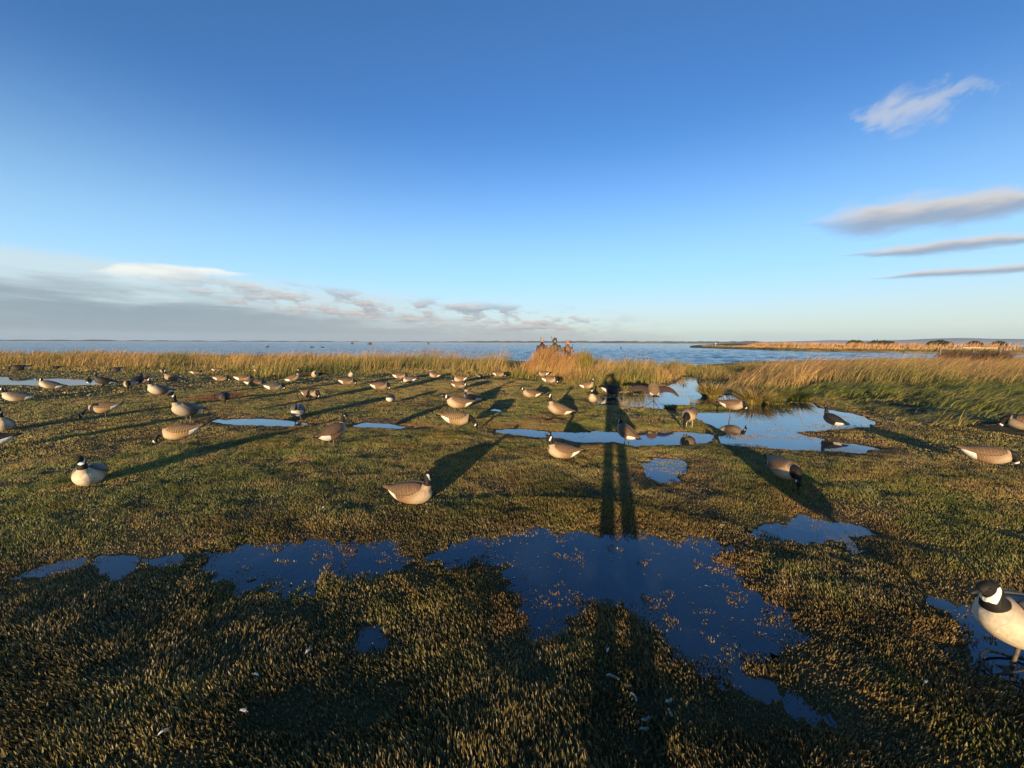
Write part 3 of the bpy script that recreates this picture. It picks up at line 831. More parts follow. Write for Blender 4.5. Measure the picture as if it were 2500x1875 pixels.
# a low weed island in the pond
bm = bmesh.new()
c_ = G(1716, 997)
ball(bm, (0, 0, 0), (1.05, 0.16, 0.05), None, 20)
for vv in bm.verts: vv.co.z *= 0.8 + 0.5 * random.random(); vv.co.y *= 0.85 + 0.3 * random.random()
add('weed_island', bm_mesh('weed_island', bm, SOIL), None, (c_.x, c_.y, 0.0), 'structure')
n = 2600
a = rng.random(n) * 6.283; q = np.sqrt(rng.random(n))
x = c_.x + np.cos(a) * q * 1.05; y = c_.y + np.sin(a) * q * 0.16
v, t, c = ribbon(x, y, np.full(n, 0.02), 0.05 + 0.05 * rng.random(n), np.full(n, 0.012), rng.normal(size=(n, 3)) * np.array([0.03, 0.03, 0]), np.full(n, 0.2), (pick(n, (G_GREEN, 1)), pick(n, (G_GREEN, 1), (G_OLIVE, 1)), pick(n, (G_OLIVE, 1))))
add('weed_mat', mesh_np('weed_mat', v, t, c, DRY), kind='stuff', label='green weed mat on the long islet in the pond', cat='weed')

# ------------------------------------------------------------------ goose decoys
def plumage(name, back, flank, breast, barred, rough=0.65, cheek=(0.80, 0.77, 0.70)):
    """body paint: 'mask' holds black neck, white cheek, white rump, breast paleness"""
    m, nt, b = new_mat(name)
    a = nt.nodes.new('ShaderNodeAttribute'); a.attribute_name = 'mask'
    sp = nt.nodes.new('ShaderNodeSeparateColor'); nt.links.new(a.outputs['Color'], sp.inputs[0])
    blk, chk, rmp = (S(sp.outputs[i], nt) for i in range(3))
    pale = S(a.outputs['Alpha'], nt)
    tc = nt.nodes.new('ShaderNodeTexCoord')
    n = noise_at(nt, tc.outputs['Object'], 40, 4)
    n2 = noise_at(nt, tc.outputs['Object'], 9, 3)
    bars = feather_bars(nt, tc)
    low = mixc(nt, (pale * 1.0 + (n2 - 0.5) * 0.25).step(0.15, 0.5), back, flank)
    base = mixc(nt, (pale + (n2 - 0.5) * 0.15).step(0.5, 0.9), low, breast)
    lightbar = tuple(min(0.8, c * 1.75) for c in flank)
    base = mixc(nt, (bars * pale.step(0.95, 0.55) * barred).clamp(), base, lightbar)
    base = mixc(nt, n.step(0.35, 0.7) * 0.22, base, tuple(c * 0.5 for c in flank))
    base = mixc(nt, (rmp + (n - 0.5) * 0.12).step(0.47, 0.53), base, (0.78, 0.74, 0.66))
    base = mixc(nt, (blk + (n - 0.5) * 0.06).step(0.48, 0.52), base, (0.013, 0.011, 0.010))
    base = mixc(nt, chk.step(0.47, 0.53), base, cheek)
    nt.links.new(weathered(nt, tc, base), b.inputs['Base Color'])
    b.inputs['Roughness'].default_value = rough
    b.inputs['Specular IOR Level'].default_value = 0.22
    bp = nt.nodes.new('ShaderNodeBump'); bp.inputs['Strength'].default_value = 0.25; bp.inputs['Distance'].default_value = 0.006
    nt.links.new((bars + n * 0.4).k, bp.inputs['Height']); nt.links.new(bp.outputs[0], b.inputs['Normal'])
    return m
def weathered(nt, tc, col):
    """each decoy has faded a little differently and carries dried mud"""
    oi = nt.nodes.new('ShaderNodeObjectInfo'); rnd = S(oi.outputs['Random'], nt)
    k = rnd * 0.34 + 0.80
    col = mixc(nt, 1.0, col, comb(nt, k, k * 0.985, k * 0.97), 'MULTIPLY')
    n = noise_at(nt, tc.outputs['Object'], 13, 6, 0.65, 0.4)
    return mixc(nt, n.step(0.56, 0.72) * 0.38, col, (0.10, 0.075, 0.045))
def feather_bars(nt, tc):
    sp = nt.nodes.new('ShaderNodeSeparateXYZ'); nt.links.new(tc.outputs['Object'], sp.inputs[0])
    X, Y, Z = (S(sp.outputs[i], nt) for i in range(3))
    wob = noise_at(nt, tc.outputs['Object'], 16, 2)
    sc = (Z * 46 + Y.abs() * 20)._m('SINE') * 0.22
    ph = X * 27 + Z * 9 + sc + (wob - 0.5) * 0.9
    fr = ph._m('FRACT')
    return fr.step(0.60, 0.86) * fr.step(1.0, 0.93)
def wing_mat(name, dark, light, barred):
    m, nt, b = new_mat(name)
    tc = nt.nodes.new('ShaderNodeTexCoord')
    n = noise_at(nt, tc.outputs['Object'], 30, 4)
    bars = feather_bars(nt, tc)
    c = mixc(nt, n.step(0.35, 0.7), dark, tuple(k * 1.45 for k in dark))
    c = mixc(nt, (bars * barred).clamp(), c, light)
    nt.links.new(weathered(nt, tc, c), b.inputs['Base Color'])
    b.inputs['Roughness'].default_value = 0.6
    b.inputs['Specular IOR Level'].default_value = 0.25
    bp = nt.nodes.new('ShaderNodeBump'); bp.inputs['Strength'].default_value = 0.3; bp.inputs['Distance'].default_value = 0.006
    nt.links.new((bars + n * 0.3).k, bp.inputs['Height']); nt.links.new(bp.outputs[0], b.inputs['Normal'])
    return m
PAINT = {
 'plain': (plumage('brown_plumage', (0.120, 0.072, 0.040), (0.265, 0.170, 0.095), (0.46, 0.36, 0.25), 0.50), wing_mat('brown_wing', (0.115, 0.070, 0.038), (0.23, 0.15, 0.085), 0.75)),
 'barred': (plumage('barred_plumage', (0.17, 0.105, 0.05), (0.34, 0.225, 0.115), (0.54, 0.42, 0.27), 0.9), wing_mat('barred_wing', (0.12, 0.07, 0.034), (0.46, 0.33, 0.17), 0.95)),
 'grey': (plumage('grey_plumage', (0.095, 0.075, 0.06), (0.24, 0.175, 0.115), (0.58, 0.50, 0.37), 0.2), wing_mat('grey_wing', (0.085, 0.075, 0.066), (0.16, 0.135, 0.115), 0.5)),
 'dark': (plumage('dark_plumage', (0.020, 0.019, 0.019), (0.035, 0.032, 0.03), (0.07, 0.06, 0.05), 0.1, 0.65, (0.28, 0.26, 0.24)), wing_mat('dark_wing', (0.018, 0.017, 0.018), (0.035, 0.032, 0.03), 0.4)),
}
BLACK = plain('black_paint', (0.013, 0.012, 0.011), 0.5, 0.3, 0.3, 40)
LEGM = plain('leg_paint', (0.11, 0.085, 0.06), 0.6, 0.3, 0.3, 60)
PALELEG = plain('pale_leg_paint', (0.42, 0.33, 0.22), 0.6, 0.3, 0.2, 60)
STAKE = plain('dark_steel', (0.022, 0.021, 0.020), 0.6, 0.3, 0.3, 50)
EYE = plain('eye_black', (0.01, 0.008, 0.006), 0.12, 0.6, 0.1, 10)

BODY = [(-0.315, 0.052, 0.022, 0.014), (-0.27, 0.040, 0.058, 0.036), (-0.21, 0.022, 0.092, 0.070), (-0.12, 0.006, 0.126, 0.110), (-0.01, 0.0, 0.146, 0.134),
        (0.09, 0.002, 0.144, 0.136), (0.17, 0.012, 0.124, 0.120), (0.235, 0.026, 0.086, 0.090), (0.272, 0.038, 0.038, 0.044)]
POSE = {   # body centre height, pitch, neck (x, z relative to body centre), head direction, leg length, neck base cut
 'upright':  dict(zc=0.300, pitch=14, neck=[(0.17, 0.04, .080), (0.225, 0.12, .060), (0.245, 0.20, .041), (0.240, 0.275, .033), (0.250, 0.330, .031)], head=(1, -0.10), leg=True),
 'alert':    dict(zc=0.270, pitch=8, neck=[(0.17, 0.04, .080), (0.235, 0.10, .058), (0.260, 0.155, .042), (0.265, 0.205, .036), (0.28, 0.245, .033)], head=(1, -0.08), leg=True),
 'stocky':   dict(zc=0.318, pitch=10, neck=[(0.17, 0.04, .084), (0.225, 0.085, .062), (0.248, 0.125, .048), (0.250, 0.160, .041), (0.258, 0.185, .037)], head=(1, -0.16), leg=True, cut=5),
 'sit':      dict(zc=0.130, pitch=5, neck=[(0.17, 0.03, .082), (0.222, 0.095, .062), (0.238, 0.155, .045), (0.234, 0.21, .037), (0.244, 0.250, .034)], head=(1, -0.12), leg=False),
 'sit_turn': dict(zc=0.130, pitch=3, neck=[(0.17, 0.03, .082), (0.222, 0.095, .062), (0.236, 0.15, .045), (0.228, 0.20, .037), (0.225, 0.235, .034)], head=(0.55, -0.10), turn=58, leg=False),
 'sit_tall': dict(zc=0.132, pitch=16, neck=[(0.17, 0.04, .080), (0.220, 0.12, .058), (0.235, 0.20, .041), (0.228, 0.270, .034), (0.236, 0.315, .032)], head=(1, -0.10), leg=False),
 'rest':     dict(zc=0.235, pitch=16, neck=[(0.16, 0.05, .082), (0.205, 0.10, .066), (0.215, 0.14, .052), (0.212, 0.17, .044), (0.222, 0.195, .038)], head=(1, -0.35), leg=True),
 'sit_rest': dict(zc=0.136, pitch=6, neck=[(0.16, 0.05, .080), (0.225, 0.085, .062), (0.255, 0.120, .048), (0.27, 0.15, .041), (0.285, 0.175, .036)], head=(1, -0.25), leg=False),
 'feed':     dict(zc=0.205, pitch=-4, neck=[(0.17, 0.03, .088), (0.240, 0.070, .064), (0.298, 0.052, .049), (0.326, -0.002, .041), (0.332, -0.055, .037)], head=(0.16, -1), leg=True, cut=4),
 'feed_tall': dict(zc=0.262, pitch=-6, neck=[(0.17, 0.03, .084), (0.250, 0.045, .058), (0.320, 0.005, .044), (0.365, -0.065, .036), (0.388, -0.115, .034)], head=(0.5, -0.9), leg=True, cut=4),
 'wade':     dict(zc=0.36, pitch=-2, neck=[(0.17, 0.03, .086), (0.245, 0.070, .063), (0.303, 0.055, .048), (0.334, 0.002, .039), (0.344, -0.045, .036)], head=(0.22, -1), leg=True, cut=4),
 'limp':     dict(zc=0.0, pitch=0, neck=[(0.17, 0.03, .078), (0.26, 0.045, .054), (0.34, 0.04, .036), (0.41, 0.02, .030), (0.455, -0.015, .029)], head=(0.25, -1), leg=False),
 'fly':      dict(zc=0.52, pitch=24, neck=[(0.17, 0.03, .080), (0.26, 0.035, .054), (0.33, 0.025, .038), (0.40, 0.005, .031), (0.44, -0.01, .030)], head=(1, -0.25), leg=False),
}
def body_at(x):
    B = np.array(BODY)
    return [float(np.interp(x, B[:, 0], B[:, k])) for k in (1, 2, 3)]
PROTO = {}
def goose_meshes(pose):
    if pose in PROTO: return PROTO[pose]
    P = POSE[pose]
    pit = math.radians(P['pitch']); zc = P['zc']
    turn = math.radians(P.get('turn', 0))
    Rm = Matrix.Rotation(-pit, 3, 'Y')
    T = lambda v: Rm @ Vector(v) + Vector((0, 0, zc))
    bm = bmesh.new()
    rows = catmull([(x, z, a, b) for x, z, a, b in BODY], 3)
    path = []
    for x, z, a, b in rows:
        p = T((x, 0, z)); path.append((p.x, 0, p.z, a, b))
    loft(bm, path, 20)
    nk = catmull([(x, z, r) for x, z, r in P['neck']], 4)
    npts = [Vector((x, 0, z + zc)) for x, z, r in nk]
    # blend the neck root into the pitched body
    root = T((0.17, 0, 0.03)); shift = root - npts[0]
    for i in range(len(npts)): npts[i] += shift
    loft(bm, [(p.x, 0, p.z, r, r) for p, r in zip(npts, nk[:, 2])], 14)
    end = npts[-1]
    hd = Vector((P['head'][0], 0, P['head'][1])).normalized()
    if turn: hd = Vector((math.cos(turn), math.sin(turn), -0.12)).normalized()
    side = Vector((0, 1, 0)) if not turn else Vector((-math.sin(turn), math.cos(turn), 0))
    hu = hd.cross(side).normalized()
    if hu.z < 0 and abs(hd.z) < 0.8: hu = -hu
    if abs(hd.z) >= 0.8 and hu.x < 0: hu = -hu
    hc = end + hd * 0.022 + hu * 0.006
    rot = Matrix((hd, side, hu)).transposed()
    ball(bm, hc, (0.057, 0.033, 0.040), rot, 16)
    ball(bm, hc + hd * 0.040 - hu * 0.008, (0.028, 0.021, 0.022), rot, 12)
    body = fused('goose_body', bm, 0.0098, 5)
    co = coords(body)
    # paint masks
    loc = (co - np.array([0, 0, zc])) @ np.array(Rm)            # back into the unpitched body frame
    npa = np.array([list(p) for p in npts]); nrr = nk[:, 2]
    dist = np.full(len(co), 9.0)
    for i in range(len(npa) - 1):
        a, b_ = npa[i], npa[i + 1]; e = b_ - a
        t = np.clip(((co - a) @ e) / (e @ e), 0, 1)
        dist = np.minimum(dist, np.linalg.norm(co - (a + t[:, None] * e), axis=1) / (nrr[i] * 1.55 + 0.006))
    h = (co - np.array(hc)); al = h @ np.array(hd); up = h @ np.array(hu); sd = np.abs(h @ np.array(side))
    hdist = np.linalg.norm(h, axis=1)
    ci = P.get('cut', 6)
    tg = npa[ci + 1] - npa[ci - 1]; tg /= np.linalg.norm(tg)
    cut = (co - npa[ci]) @ tg
    near = (dist < 1.25) | (hdist < 0.10)
    black = np.where(near, cut, -0.1)
    cheek = np.minimum.reduce([0.0135 - np.abs(al + 0.020 + 0.55 * up), 0.012 - up, np.where(hdist < 0.08, 0.1, -0.1), sd * 0.8 + np.where(up < -0.028, 0.03, 0) - 0.014])
    rump = np.minimum(-(loc[:, 0] + 0.135) - 0.35 * (loc[:, 2] + 0.02), 0.050 - loc[:, 2])
    pale = sstep(-0.10, 0.26, loc[:, 0]) * 0.75 + sstep(0.08, -0.10, loc[:, 2]) * 0.42
    enc = lambda s: np.clip(0.5 + s * 12, 0, 1)
    set_col(body, np.stack([enc(black), enc(cheek), enc(rump), np.clip(pale, 0, 1)], -1), 'mask')
    body.polygons.foreach_set('use_smooth', np.ones(len(body.polygons), bool))
    out = {'body': body}
    # folded wings
    if pose not in ('fly',):
        for s in (-1, 1):
            bm = bmesh.new(); nu, nv = 15, 8
            grid = {}
            for lay in (0, 1):
                for i in range(nu):
                    u = i / (nu - 1)
                    x = 0.185 - u * 0.555
                    zc_, a, b_ = body_at(max(x, -0.24))
                    k = 1.055 if lay == 0 else 0.93
                    lo = -8 + 10 * u + 26 * (1 - u) ** 3; hi = 84
                    mid_, half = (lo + hi) / 2, (hi - lo) / 2
                    sh = (1 - max(0, (u - 0.55) / 0.45) ** 2 * 0.72) * (0.55 + 0.45 * min(1, u / 0.14))
                    for j in range(nv):
                        v_ = j / (nv - 1) * 2 - 1
                        th = math.radians(mid_ + v_ * half * sh)
                        edge = 1.0 - 0.035 * (abs(v_) ** 6)
                        if x < -0.24: a_, b2 = a * (1 - (-(x + 0.24)) * 3.6), b_ * 1.0
                        else: a_, b2 = a, b_
                        p = T((x, s * math.cos(th) * a_ * k * edge, zc_ + math.sin(th) * b2 * k * edge + 0.004 * (1 - lay)))
                        grid[lay, i, j] = bm.verts.new(p)
            for lay in (0, 1):
                for i in range(nu - 1):
                    for j in range(nv - 1):
                        bm.faces.new((grid[lay, i, j], grid[lay, i + 1, j], grid[lay, i + 1, j + 1], grid[lay, i, j + 1]))
            rim = [(i, 0) for i in range(nu)] + [(nu - 1, j) for j in range(1, nv)] + [(i, nv - 1) for i in range(nu - 2, -1, -1)] + [(0, j) for j in range(nv - 2, 0, -1)]
            for q in range(len(rim)):
                a1, b1 = rim[q], rim[(q + 1) % len(rim)]
                bm.faces.new((grid[0, a1[0], a1[1]], grid[0, b1[0], b1[1]], grid[1, b1[0], b1[1]], grid[1, a1[0], a1[1]]))
            out['wing' + str(s)] = bm_mesh('goose_wing', bm, None)
    # tail fan
    bm = bmesh.new(); top, bot = [], []
    spread = 0.105 if pose == 'fly' else 0.062
    for i in range(9):
        v_ = i / 4 - 1
        xr, xt = -0.27, -0.40 + 0.018 * v_ * v_
        for lst, dz in ((top, 0.006), (bot, -0.008)):
            lst.append((bm.verts.new(T((xr, v_ * 0.040, 0.046 + dz - 0.012 * v_ * v_))), bm.verts.new(T((xt, v_ * spread, 0.058 + dz * 0.4 - 0.016 * v_ * v_)))))
    for i in range(8):
        bm.faces.new((top[i][0], top[i + 1][0], top[i + 1][1], top[i][1])); bm.faces.new((bot[i][0], bot[i][1], bot[i + 1][1], bot[i + 1][0]))
        bm.faces.new((top[i][1], top[i + 1][1], bot[i + 1][1], bot[i][1]))
    out['tail'] = bm_mesh('goose_tail', bm, BLACK, False)
    # bill
    bm = bmesh.new(); b0 = hc + hd * 0.050 - hu * 0.008
    pts = [b0, b0 + hd * 0.022 - hu * 0.002, b0 + hd * 0.040 - hu * 0.006, b0 + hd * 0.052 - hu * 0.009]
    loft(bm, [(p.x, p.y, p.z, a, b_) for p, a, b_ in zip(pts, (0.017, 0.014, 0.0125, 0.008), (0.019, 0.014, 0.010, 0.005))], 10, tuple(side))
    out['bill'] = bm_mesh('goose_bill', bm, BLACK)
    for s in (-1, 1):
        bm = bmesh.new(); ball(bm, hc + hd * 0.020 + hu * 0.012 + side * (s * 0.0285), (0.0055, 0.004, 0.0055), rot, 8)
        out['eye' + str(s)] = bm_mesh('goose_eye', bm, EYE)
    if P['leg']:
        for s in (-1, 1):
            bm = bmesh.new()
            hip = T((-0.015, s * 0.055, -0.075))
            knee = Vector((hip.x - 0.02, s * 0.055, hip.z * 0.62))
            foot = Vector((knee.x + 0.022, s * 0.056, 0.006))
            tube(bm, [hip, (hip + knee) / 2, knee, (knee + foot) / 2, foot], [0.024, 0.015, 0.011, 0.009, 0.010], 8)
            out['leg' + str(s)] = bm_mesh('goose_leg', bm, LEGM)
            bm = bmesh.new()
            f0 = bm.verts.new(foot + Vector((-0.015, 0, 0.004)))
            toes = [bm.verts.new(foot + Vector((0.075, s * 0.0 + q * 0.034, -0.004))) for q in (-1, -0.5, 0, 0.5, 1)]
            topv = bm.verts.new(foot + Vector((0.008, 0, 0.014)))
            for q in range(4):
                bm.faces.new((f0, toes[q], toes[q + 1])); bm.faces.new((topv, toes[q + 1], toes[q]))
            out['foot' + str(s)] = bm_mesh('goose_foot', bm, LEGM)
    PROTO[pose] = out
    return out
NGOOSE = 0
GROUP = 'goose decoys set out over the marsh'
def goose(px, py, heading, pose, paint, label, scale=1.0, z=None, roll=0.0, legmat=None, loc=None, parts=True):
    global NGOOSE
    g = Vector(loc) if loc is not None else G(px, py, 0.02)
    dist = math.hypot(g.x, g.y)
    ms = goose_meshes(pose)
    if loc is None:
        zz = gz(g) if z is None else z
        g.z = max(zz, -0.02) - (0.012 if not POSE[pose]['leg'] else 0.0)
    view = math.atan2(g.x, g.y)
    yaw = math.pi / 2 - (view + math.radians(heading))           # goose faces +X
    root = add('goose_decoy', None, None, g, None, label, 'goose decoy', GROUP)
    root.rotation_euler = (roll, 0, yaw); root.scale = (scale,) * 3
    root.empty_display_size = 0.1
    NGOOSE += 1
    bmat, wmat = PAINT[paint]
    def part(nm, key, mat=None, under=None):
        o = add(nm, ms[key], under or root)
        if mat:
            if not ms[key].materials: ms[key].materials.append(None)
            o.material_slots[0].link = 'OBJECT'; o.material_slots[0].material = mat
        return o
    bo = part('body', 'body', bmat)
    if pose != 'fly':
        part('wing', 'wing1', wmat); part('wing', 'wing-1', wmat)
    part('tail', 'tail')
    part('bill', 'bill', None, bo)
    if dist < 9:
        part('eye', 'eye1', None, bo); part('eye', 'eye-1', None, bo)
    if POSE[pose]['leg']:
        for s in ('1', '-1'):
            lg = part('leg', 'leg' + s, legmat or LEGM); part('foot', 'foot' + s, legmat or LEGM, lg)
    return root

# --- nearest decoys, each with a look of its own
big = goose(2504, 1642, 214, 'stocky', 'grey', 'large pale-breasted goose decoy on a steel ring base in the puddle', 0.95)
bm = bmesh.new()
pts = [(0.17 * math.cos(t), 0.15 * math.sin(t), 0.012 + 0.022 * abs(math.sin(t * 1.5))) for t in np.linspace(0, 2 * math.pi, 25)]
tube(bm, pts[:-1] + [pts[0]], [0.007] * 25, 7)
tube(bm, [(-0.17, 0, 0.014), (0, 0, 0.05), (0.17, 0, 0.014)], [0.008] * 3, 7)
add('ring_base', bm_mesh('ring_base', bm, STAKE), big)
goose(224, 1180, 195, 'sit', 'grey', 'goose decoy sitting alone on turf with broad cream breast and grey back', 0.92)
goose(1003, 1227, 122, 'sit_turn', 'plain', 'plump goose decoy sitting in rusty turf near the big puddle, head turned', 0.86)
goose(1376, 1120, 258, 'sit', 'plain', 'goose decoy sitting tight on turf right at the long thin puddle', 0.80)
goose(1530, 1077, 318, 'rest', 'plain', 'brown goose decoy seen from behind, hunched at the long puddle with white rump', 0.82)
goose(812, 1094, 48, 'alert', 'plain', 'goose decoy standing by the two thin puddles, brown back and white rump showing', 0.88)
goose(445, 1089, 282, 'feed_tall', 'barred', 'gold-barred goose decoy feeding just in front of a standing one', 0.85)
goose(460, 1035, 232, 'upright', 'grey', 'goose decoy standing tall behind the gold-barred feeding one')
goose(256, 1021, 282, 'feed_tall', 'barred', 'gold-barred goose decoy feeding by itself on dry turf', 0.86)
goose(1113, 1053, 88, 'feed_tall', 'barred', 'gold-barred goose decoy feeding with neck stretched, nearest the middle puddles', 0.94)
goose(1908, 1176, 148, 'feed', 'plain', 'goose decoy leaning down towards the triangular puddle, black neck bent low', 0.88)
goose(2402, 1143, 70, 'feed', 'plain', 'plump brown goose decoy grazing below the flattened green grass', 0.84)
goose(2512, 1064, 268, 'feed', 'plain', 'goose decoy with lowered black head, grazing right against the flattened green grass')
goose(2034, 1051, 308, 'upright', 'dark', 'dark goose decoy standing upright at the end of the pond', 0.72)
goose(1784, 1016, 90, 'wade', 'plain', 'goose decoy on tall thin legs in open pond water, bill down', 0.86)
goose(1682, 1042, 192, 'feed_tall', 'barred', 'round tan goose decoy on pale legs beside the pond, neck hanging down', 0.95, legmat=PALELEG)
goose(1366, 1011, 264, 'sit_tall', 'plain', 'goose decoy with tall upright neck on turf between two wide shadows')
goose(1448, 979, 192, 'sit_tall', 'barred', 'pale-fronted goose decoy sitting up at the narrow tip of the pond', 0.86)
goose(1490, 964, 88, 'feed', 'dark', 'dark goose decoy feeding in pond water below the golden reeds', 1.02, z=-0.01)
goose(1432, 949, 84, 'sit', 'plain', 'small goose decoy with raised head tucked against the golden reeds', 0.9)
goose(1298, 972, 268, 'sit_rest', 'plain', 'goose decoy crouching with low neck on turf in front of the hunters', 0.95)
goose(1340, 940, 88, 'feed', 'plain', 'feeding goose decoy on the turf directly below the reed blind')
goose(1327, 923, 272, 'feed', 'plain', 'goose decoy feeding against the foot of the reed blind', 0.92)
goose(1217, 924, 88, 'feed', 'plain', 'feeding goose decoy at the end of the tan grass belt, beside the blind', 0.95)
goose(1171, 927, 20, 'feed', 'dark', 'little dark goose decoy half hidden at the grass belt foot', 0.7)
goose(1155, 979, 292, 'sit_tall', 'plain', 'upright goose decoy sitting directly behind a low sitting one')
goose(1122, 997, 264, 'sit_rest', 'plain', 'low goose decoy with short neck sitting in front of an upright one', 1.12)
goose(1119, 953, 92, 'feed', 'plain', 'smaller feeding goose decoy of a pair grazing bill to tail', 0.85)
goose(1124, 937, 270, 'feed', 'plain', 'feeding goose decoy of the pair, turned opposite to its neighbour', 0.95)
goose(1062, 922, 275, 'sit', 'plain', 'goose decoy with head up in green grass before the tan belt', 0.9)
goose(1000, 940, 276, 'feed', 'grey', 'low greyish goose decoy with white stern crouched in a dark shadow', 0.9)
goose(953, 987, 8, 'feed', 'plain', 'goose decoy seen end-on, narrow body between long shadows', 0.78)
goose(857, 926, 170, 'rest', 'grey', 'grey goose decoy standing behind a feeding one by the belt', 0.85)
goose(757, 977, 128, 'feed', 'plain', 'small goose decoy feeding alone on turf, black neck hanging to one side', 0.9)
goose(728, 1024, 4, 'feed', 'grey', 'round-backed goose decoy seen from the rear above the thin puddle', 1.0)
goose(668, 959, 78, 'feed', 'grey', 'greyish goose decoy feeding at the end of the row beside rusty turf', 0.95)
goose(714, 931, 86, 'sit_tall', 'plain', 'goose decoy sitting with raised neck beside the small winged decoy', 1.0)
goose(548, 984, 178, 'feed', 'dark', 'dark goose decoy feeding on the rust-red turf patch', 0.9)
goose(423, 931, 264, 'sit_tall', 'plain', 'slim goose decoy with upright neck on far turf, long shadow behind', 1.0)
goose(393, 979, 240, 'upright', 'grey', 'goose decoy standing on two clear legs, pale breast and grey back', 1.0)
goose(357, 938, 268, 'feed', 'plain', 'goose decoy feeding just behind the long-legged standing one', 0.9)
goose(318, 952, 188, 'feed', 'barred', 'goose decoy feeding head-on, black neck splitting its pale breast', 1.0)
goose(337, 944, 35, 'rest', 'dark', 'black-backed goose decoy standing close behind a head-on feeding one', 0.95)
goose(256, 938, 270, 'sit_tall', 'dark', 'dark goose decoy sitting in the end of the far narrow pool', 1.0)
goose(218, 937, 0, 'rest', 'dark', 'thin dark decoy seen end-on at the far narrow pool', 0.62)
goose(127, 957, 285, 'rest', 'grey', 'goose decoy standing with head level beside the far narrow pool', 0.95)
goose(48, 993, 280, 'alert', 'grey', 'stocky grey-backed goose decoy overlapping a dark one behind it', 0.9)
goose(42, 977, 300, 'sit', 'dark', 'dark goose decoy mostly hidden behind the stocky grey-backed one', 0.85)
goose(12, 1053, 188, 'sit_tall', 'grey', 'front-facing goose decoy with tall black neck beside the stocky grey-backed one', 0.9)
goose(-22, 1106, 290, 'feed', 'dark', 'dark goose decoy with white stern, feeding beside the front-facing tall-necked one', 0.85)
# --- rows that differ only by place
for px, py, hd_, sc, lab in ((975, 929, 88, 0.98, 'brown feeding goose decoy just behind the low greyish crouching one'), (926, 957, 88, 1.0, 'brown feeding goose decoy directly behind the narrow end-on one'),
        (846, 944, 88, 0.95, 'brown feeding goose decoy in front of the grey one by the belt'), (620, 949, 88, 0.98, 'brown feeding goose decoy, front one of two overlapping beside rusty turf'),
        (593, 936, 88, 1.0, 'brown feeding goose decoy, rear one of two overlapping beside rusty turf'), (539, 935, 96, 0.85, 'brown feeding goose decoy standing just beyond the rust-red turf patch')):
    goose(px, py, hd_, 'feed', 'plain', lab, sc)
FF = 'far little goose decoy feeding at the foot of the tan grass belt'
for px, py, hd_ in ((529, 910, 92), (478, 917, 85), (397, 912, 175), (626, 901, 90), (631, 912, 92), (843, 905, 260)):
    goose(px, py, hd_, 'feed', 'plain', FF, 0.72)
DD = 'black-looking goose decoy feeding on bare ground beyond the far narrow pool'
for px, py, hd_, sc in ((50, 909, 270, 1.1), (288, 910, 270, 0.85), (141, 903, 235, 0.6), (12, 903, 0, 0.5)):
    goose(px, py, hd_, 'feed', 'dark', DD, sc)

# --- winged decoys on thin stands
def winged(px, py, heading, paint, label, scale, zoff=0.0, droop=(1.0, 1.0)):
    root = goose(px, py, heading, 'fly', paint, label, scale)
    wm = WINGSPREAD[paint]
    for s in (-1, 1):
        bm = bmesh.new(); nu = 11
        T_, B_ = [], []
        for i in range(nu):
            u = i / (nu - 1)
            ang = math.radians(34 - 96 * u * droop[0 if s < 0 else 1])
            if i == 0: y, z = 0.085, 0.575
            else:
                y += math.cos(ang) * 0.060; z += math.sin(ang) * 0.060
            le = 0.11 + 0.05 * math.sin(u * 2.2) - 0.16 * u * u
            ch = 0.225 * (1 - 0.66 * u ** 1.5) if u < 0.97 else 0.025
            rowt, rowb = [], []
            for j in range(6):
                v_ = j / 5
                xx = le - ch * v_ * 0.74
                cam_ = 0.018 * math.sin(math.pi * min(1, v_ * 1.2)) - ch * v_ * 0.66
                scal = 0.012 * (math.sin(u * 40) * 0.5) * (v_ > 0.9)
                rowt.append(bm.verts.new((xx + scal, s * y, z + cam_ + 0.006))); rowb.append(bm.verts.new((xx + scal, s * y, z + cam_ - 0.006)))
            T_.append(rowt); B_.append(rowb)
        for i in range(nu - 1):
            for j in range(5):
                bm.faces.new((T_[i][j], T_[i + 1][j], T_[i + 1][j + 1], T_[i][j + 1])); bm.faces.new((B_[i][j], B_[i][j + 1], B_[i + 1][j + 1], B_[i + 1][j]))
            bm.faces.new((T_[i][0], B_[i][0], B_[i + 1][0], T_[i + 1][0])); bm.faces.new((T_[i][5], T_[i + 1][5], B_[i + 1][5], B_[i][5]))
        bm.faces.new([T_[-1][j] for j in range(6)] + [B_[-1][j] for j in range(5, -1, -1)])
        add('wing', bm_mesh('spread_wing', bm, wm), root)
    bm = bmesh.new()
    tube(bm, [(-0.02, 0, 0.45), (-0.05, 0, 0.26)], [0.008, 0.008], 6)
    add('pole', bm_mesh('pole', bm, STAKE), root)
    for q, (dx, dy) in enumerate(((-0.34, 0.02), (-0.22, -0.20), (0.1, 0.40))):
        bm = bmesh.new()
        tube(bm, [(-0.05, 0, 0.27), (-0.05 + dx, dy, -0.02)], [0.007, 0.006], 6)
        add('leg', bm_mesh('stand_leg', bm, STAKE), root)
    return root
WINGSPREAD = {'barred': wing_mat('spread_wing_brown', (0.040, 0.025, 0.023), (0.085, 0.054, 0.045), 0.6), 'plain': wing_mat('spread_wing_dark', (0.05, 0.04, 0.035), (0.10, 0.08, 0.06), 0.5)}
winged(1594, 1003, 352, 'barred', 'winged goose decoy with drooping spread wings on a thin tripod beside the pond', 0.98, droop=(1.0, 0.75))
winged(770, 944, 175, 'plain', 'small winged goose decoy on a stake at the grass belt, wings half spread', 0.85, droop=(0.8, 0.8))

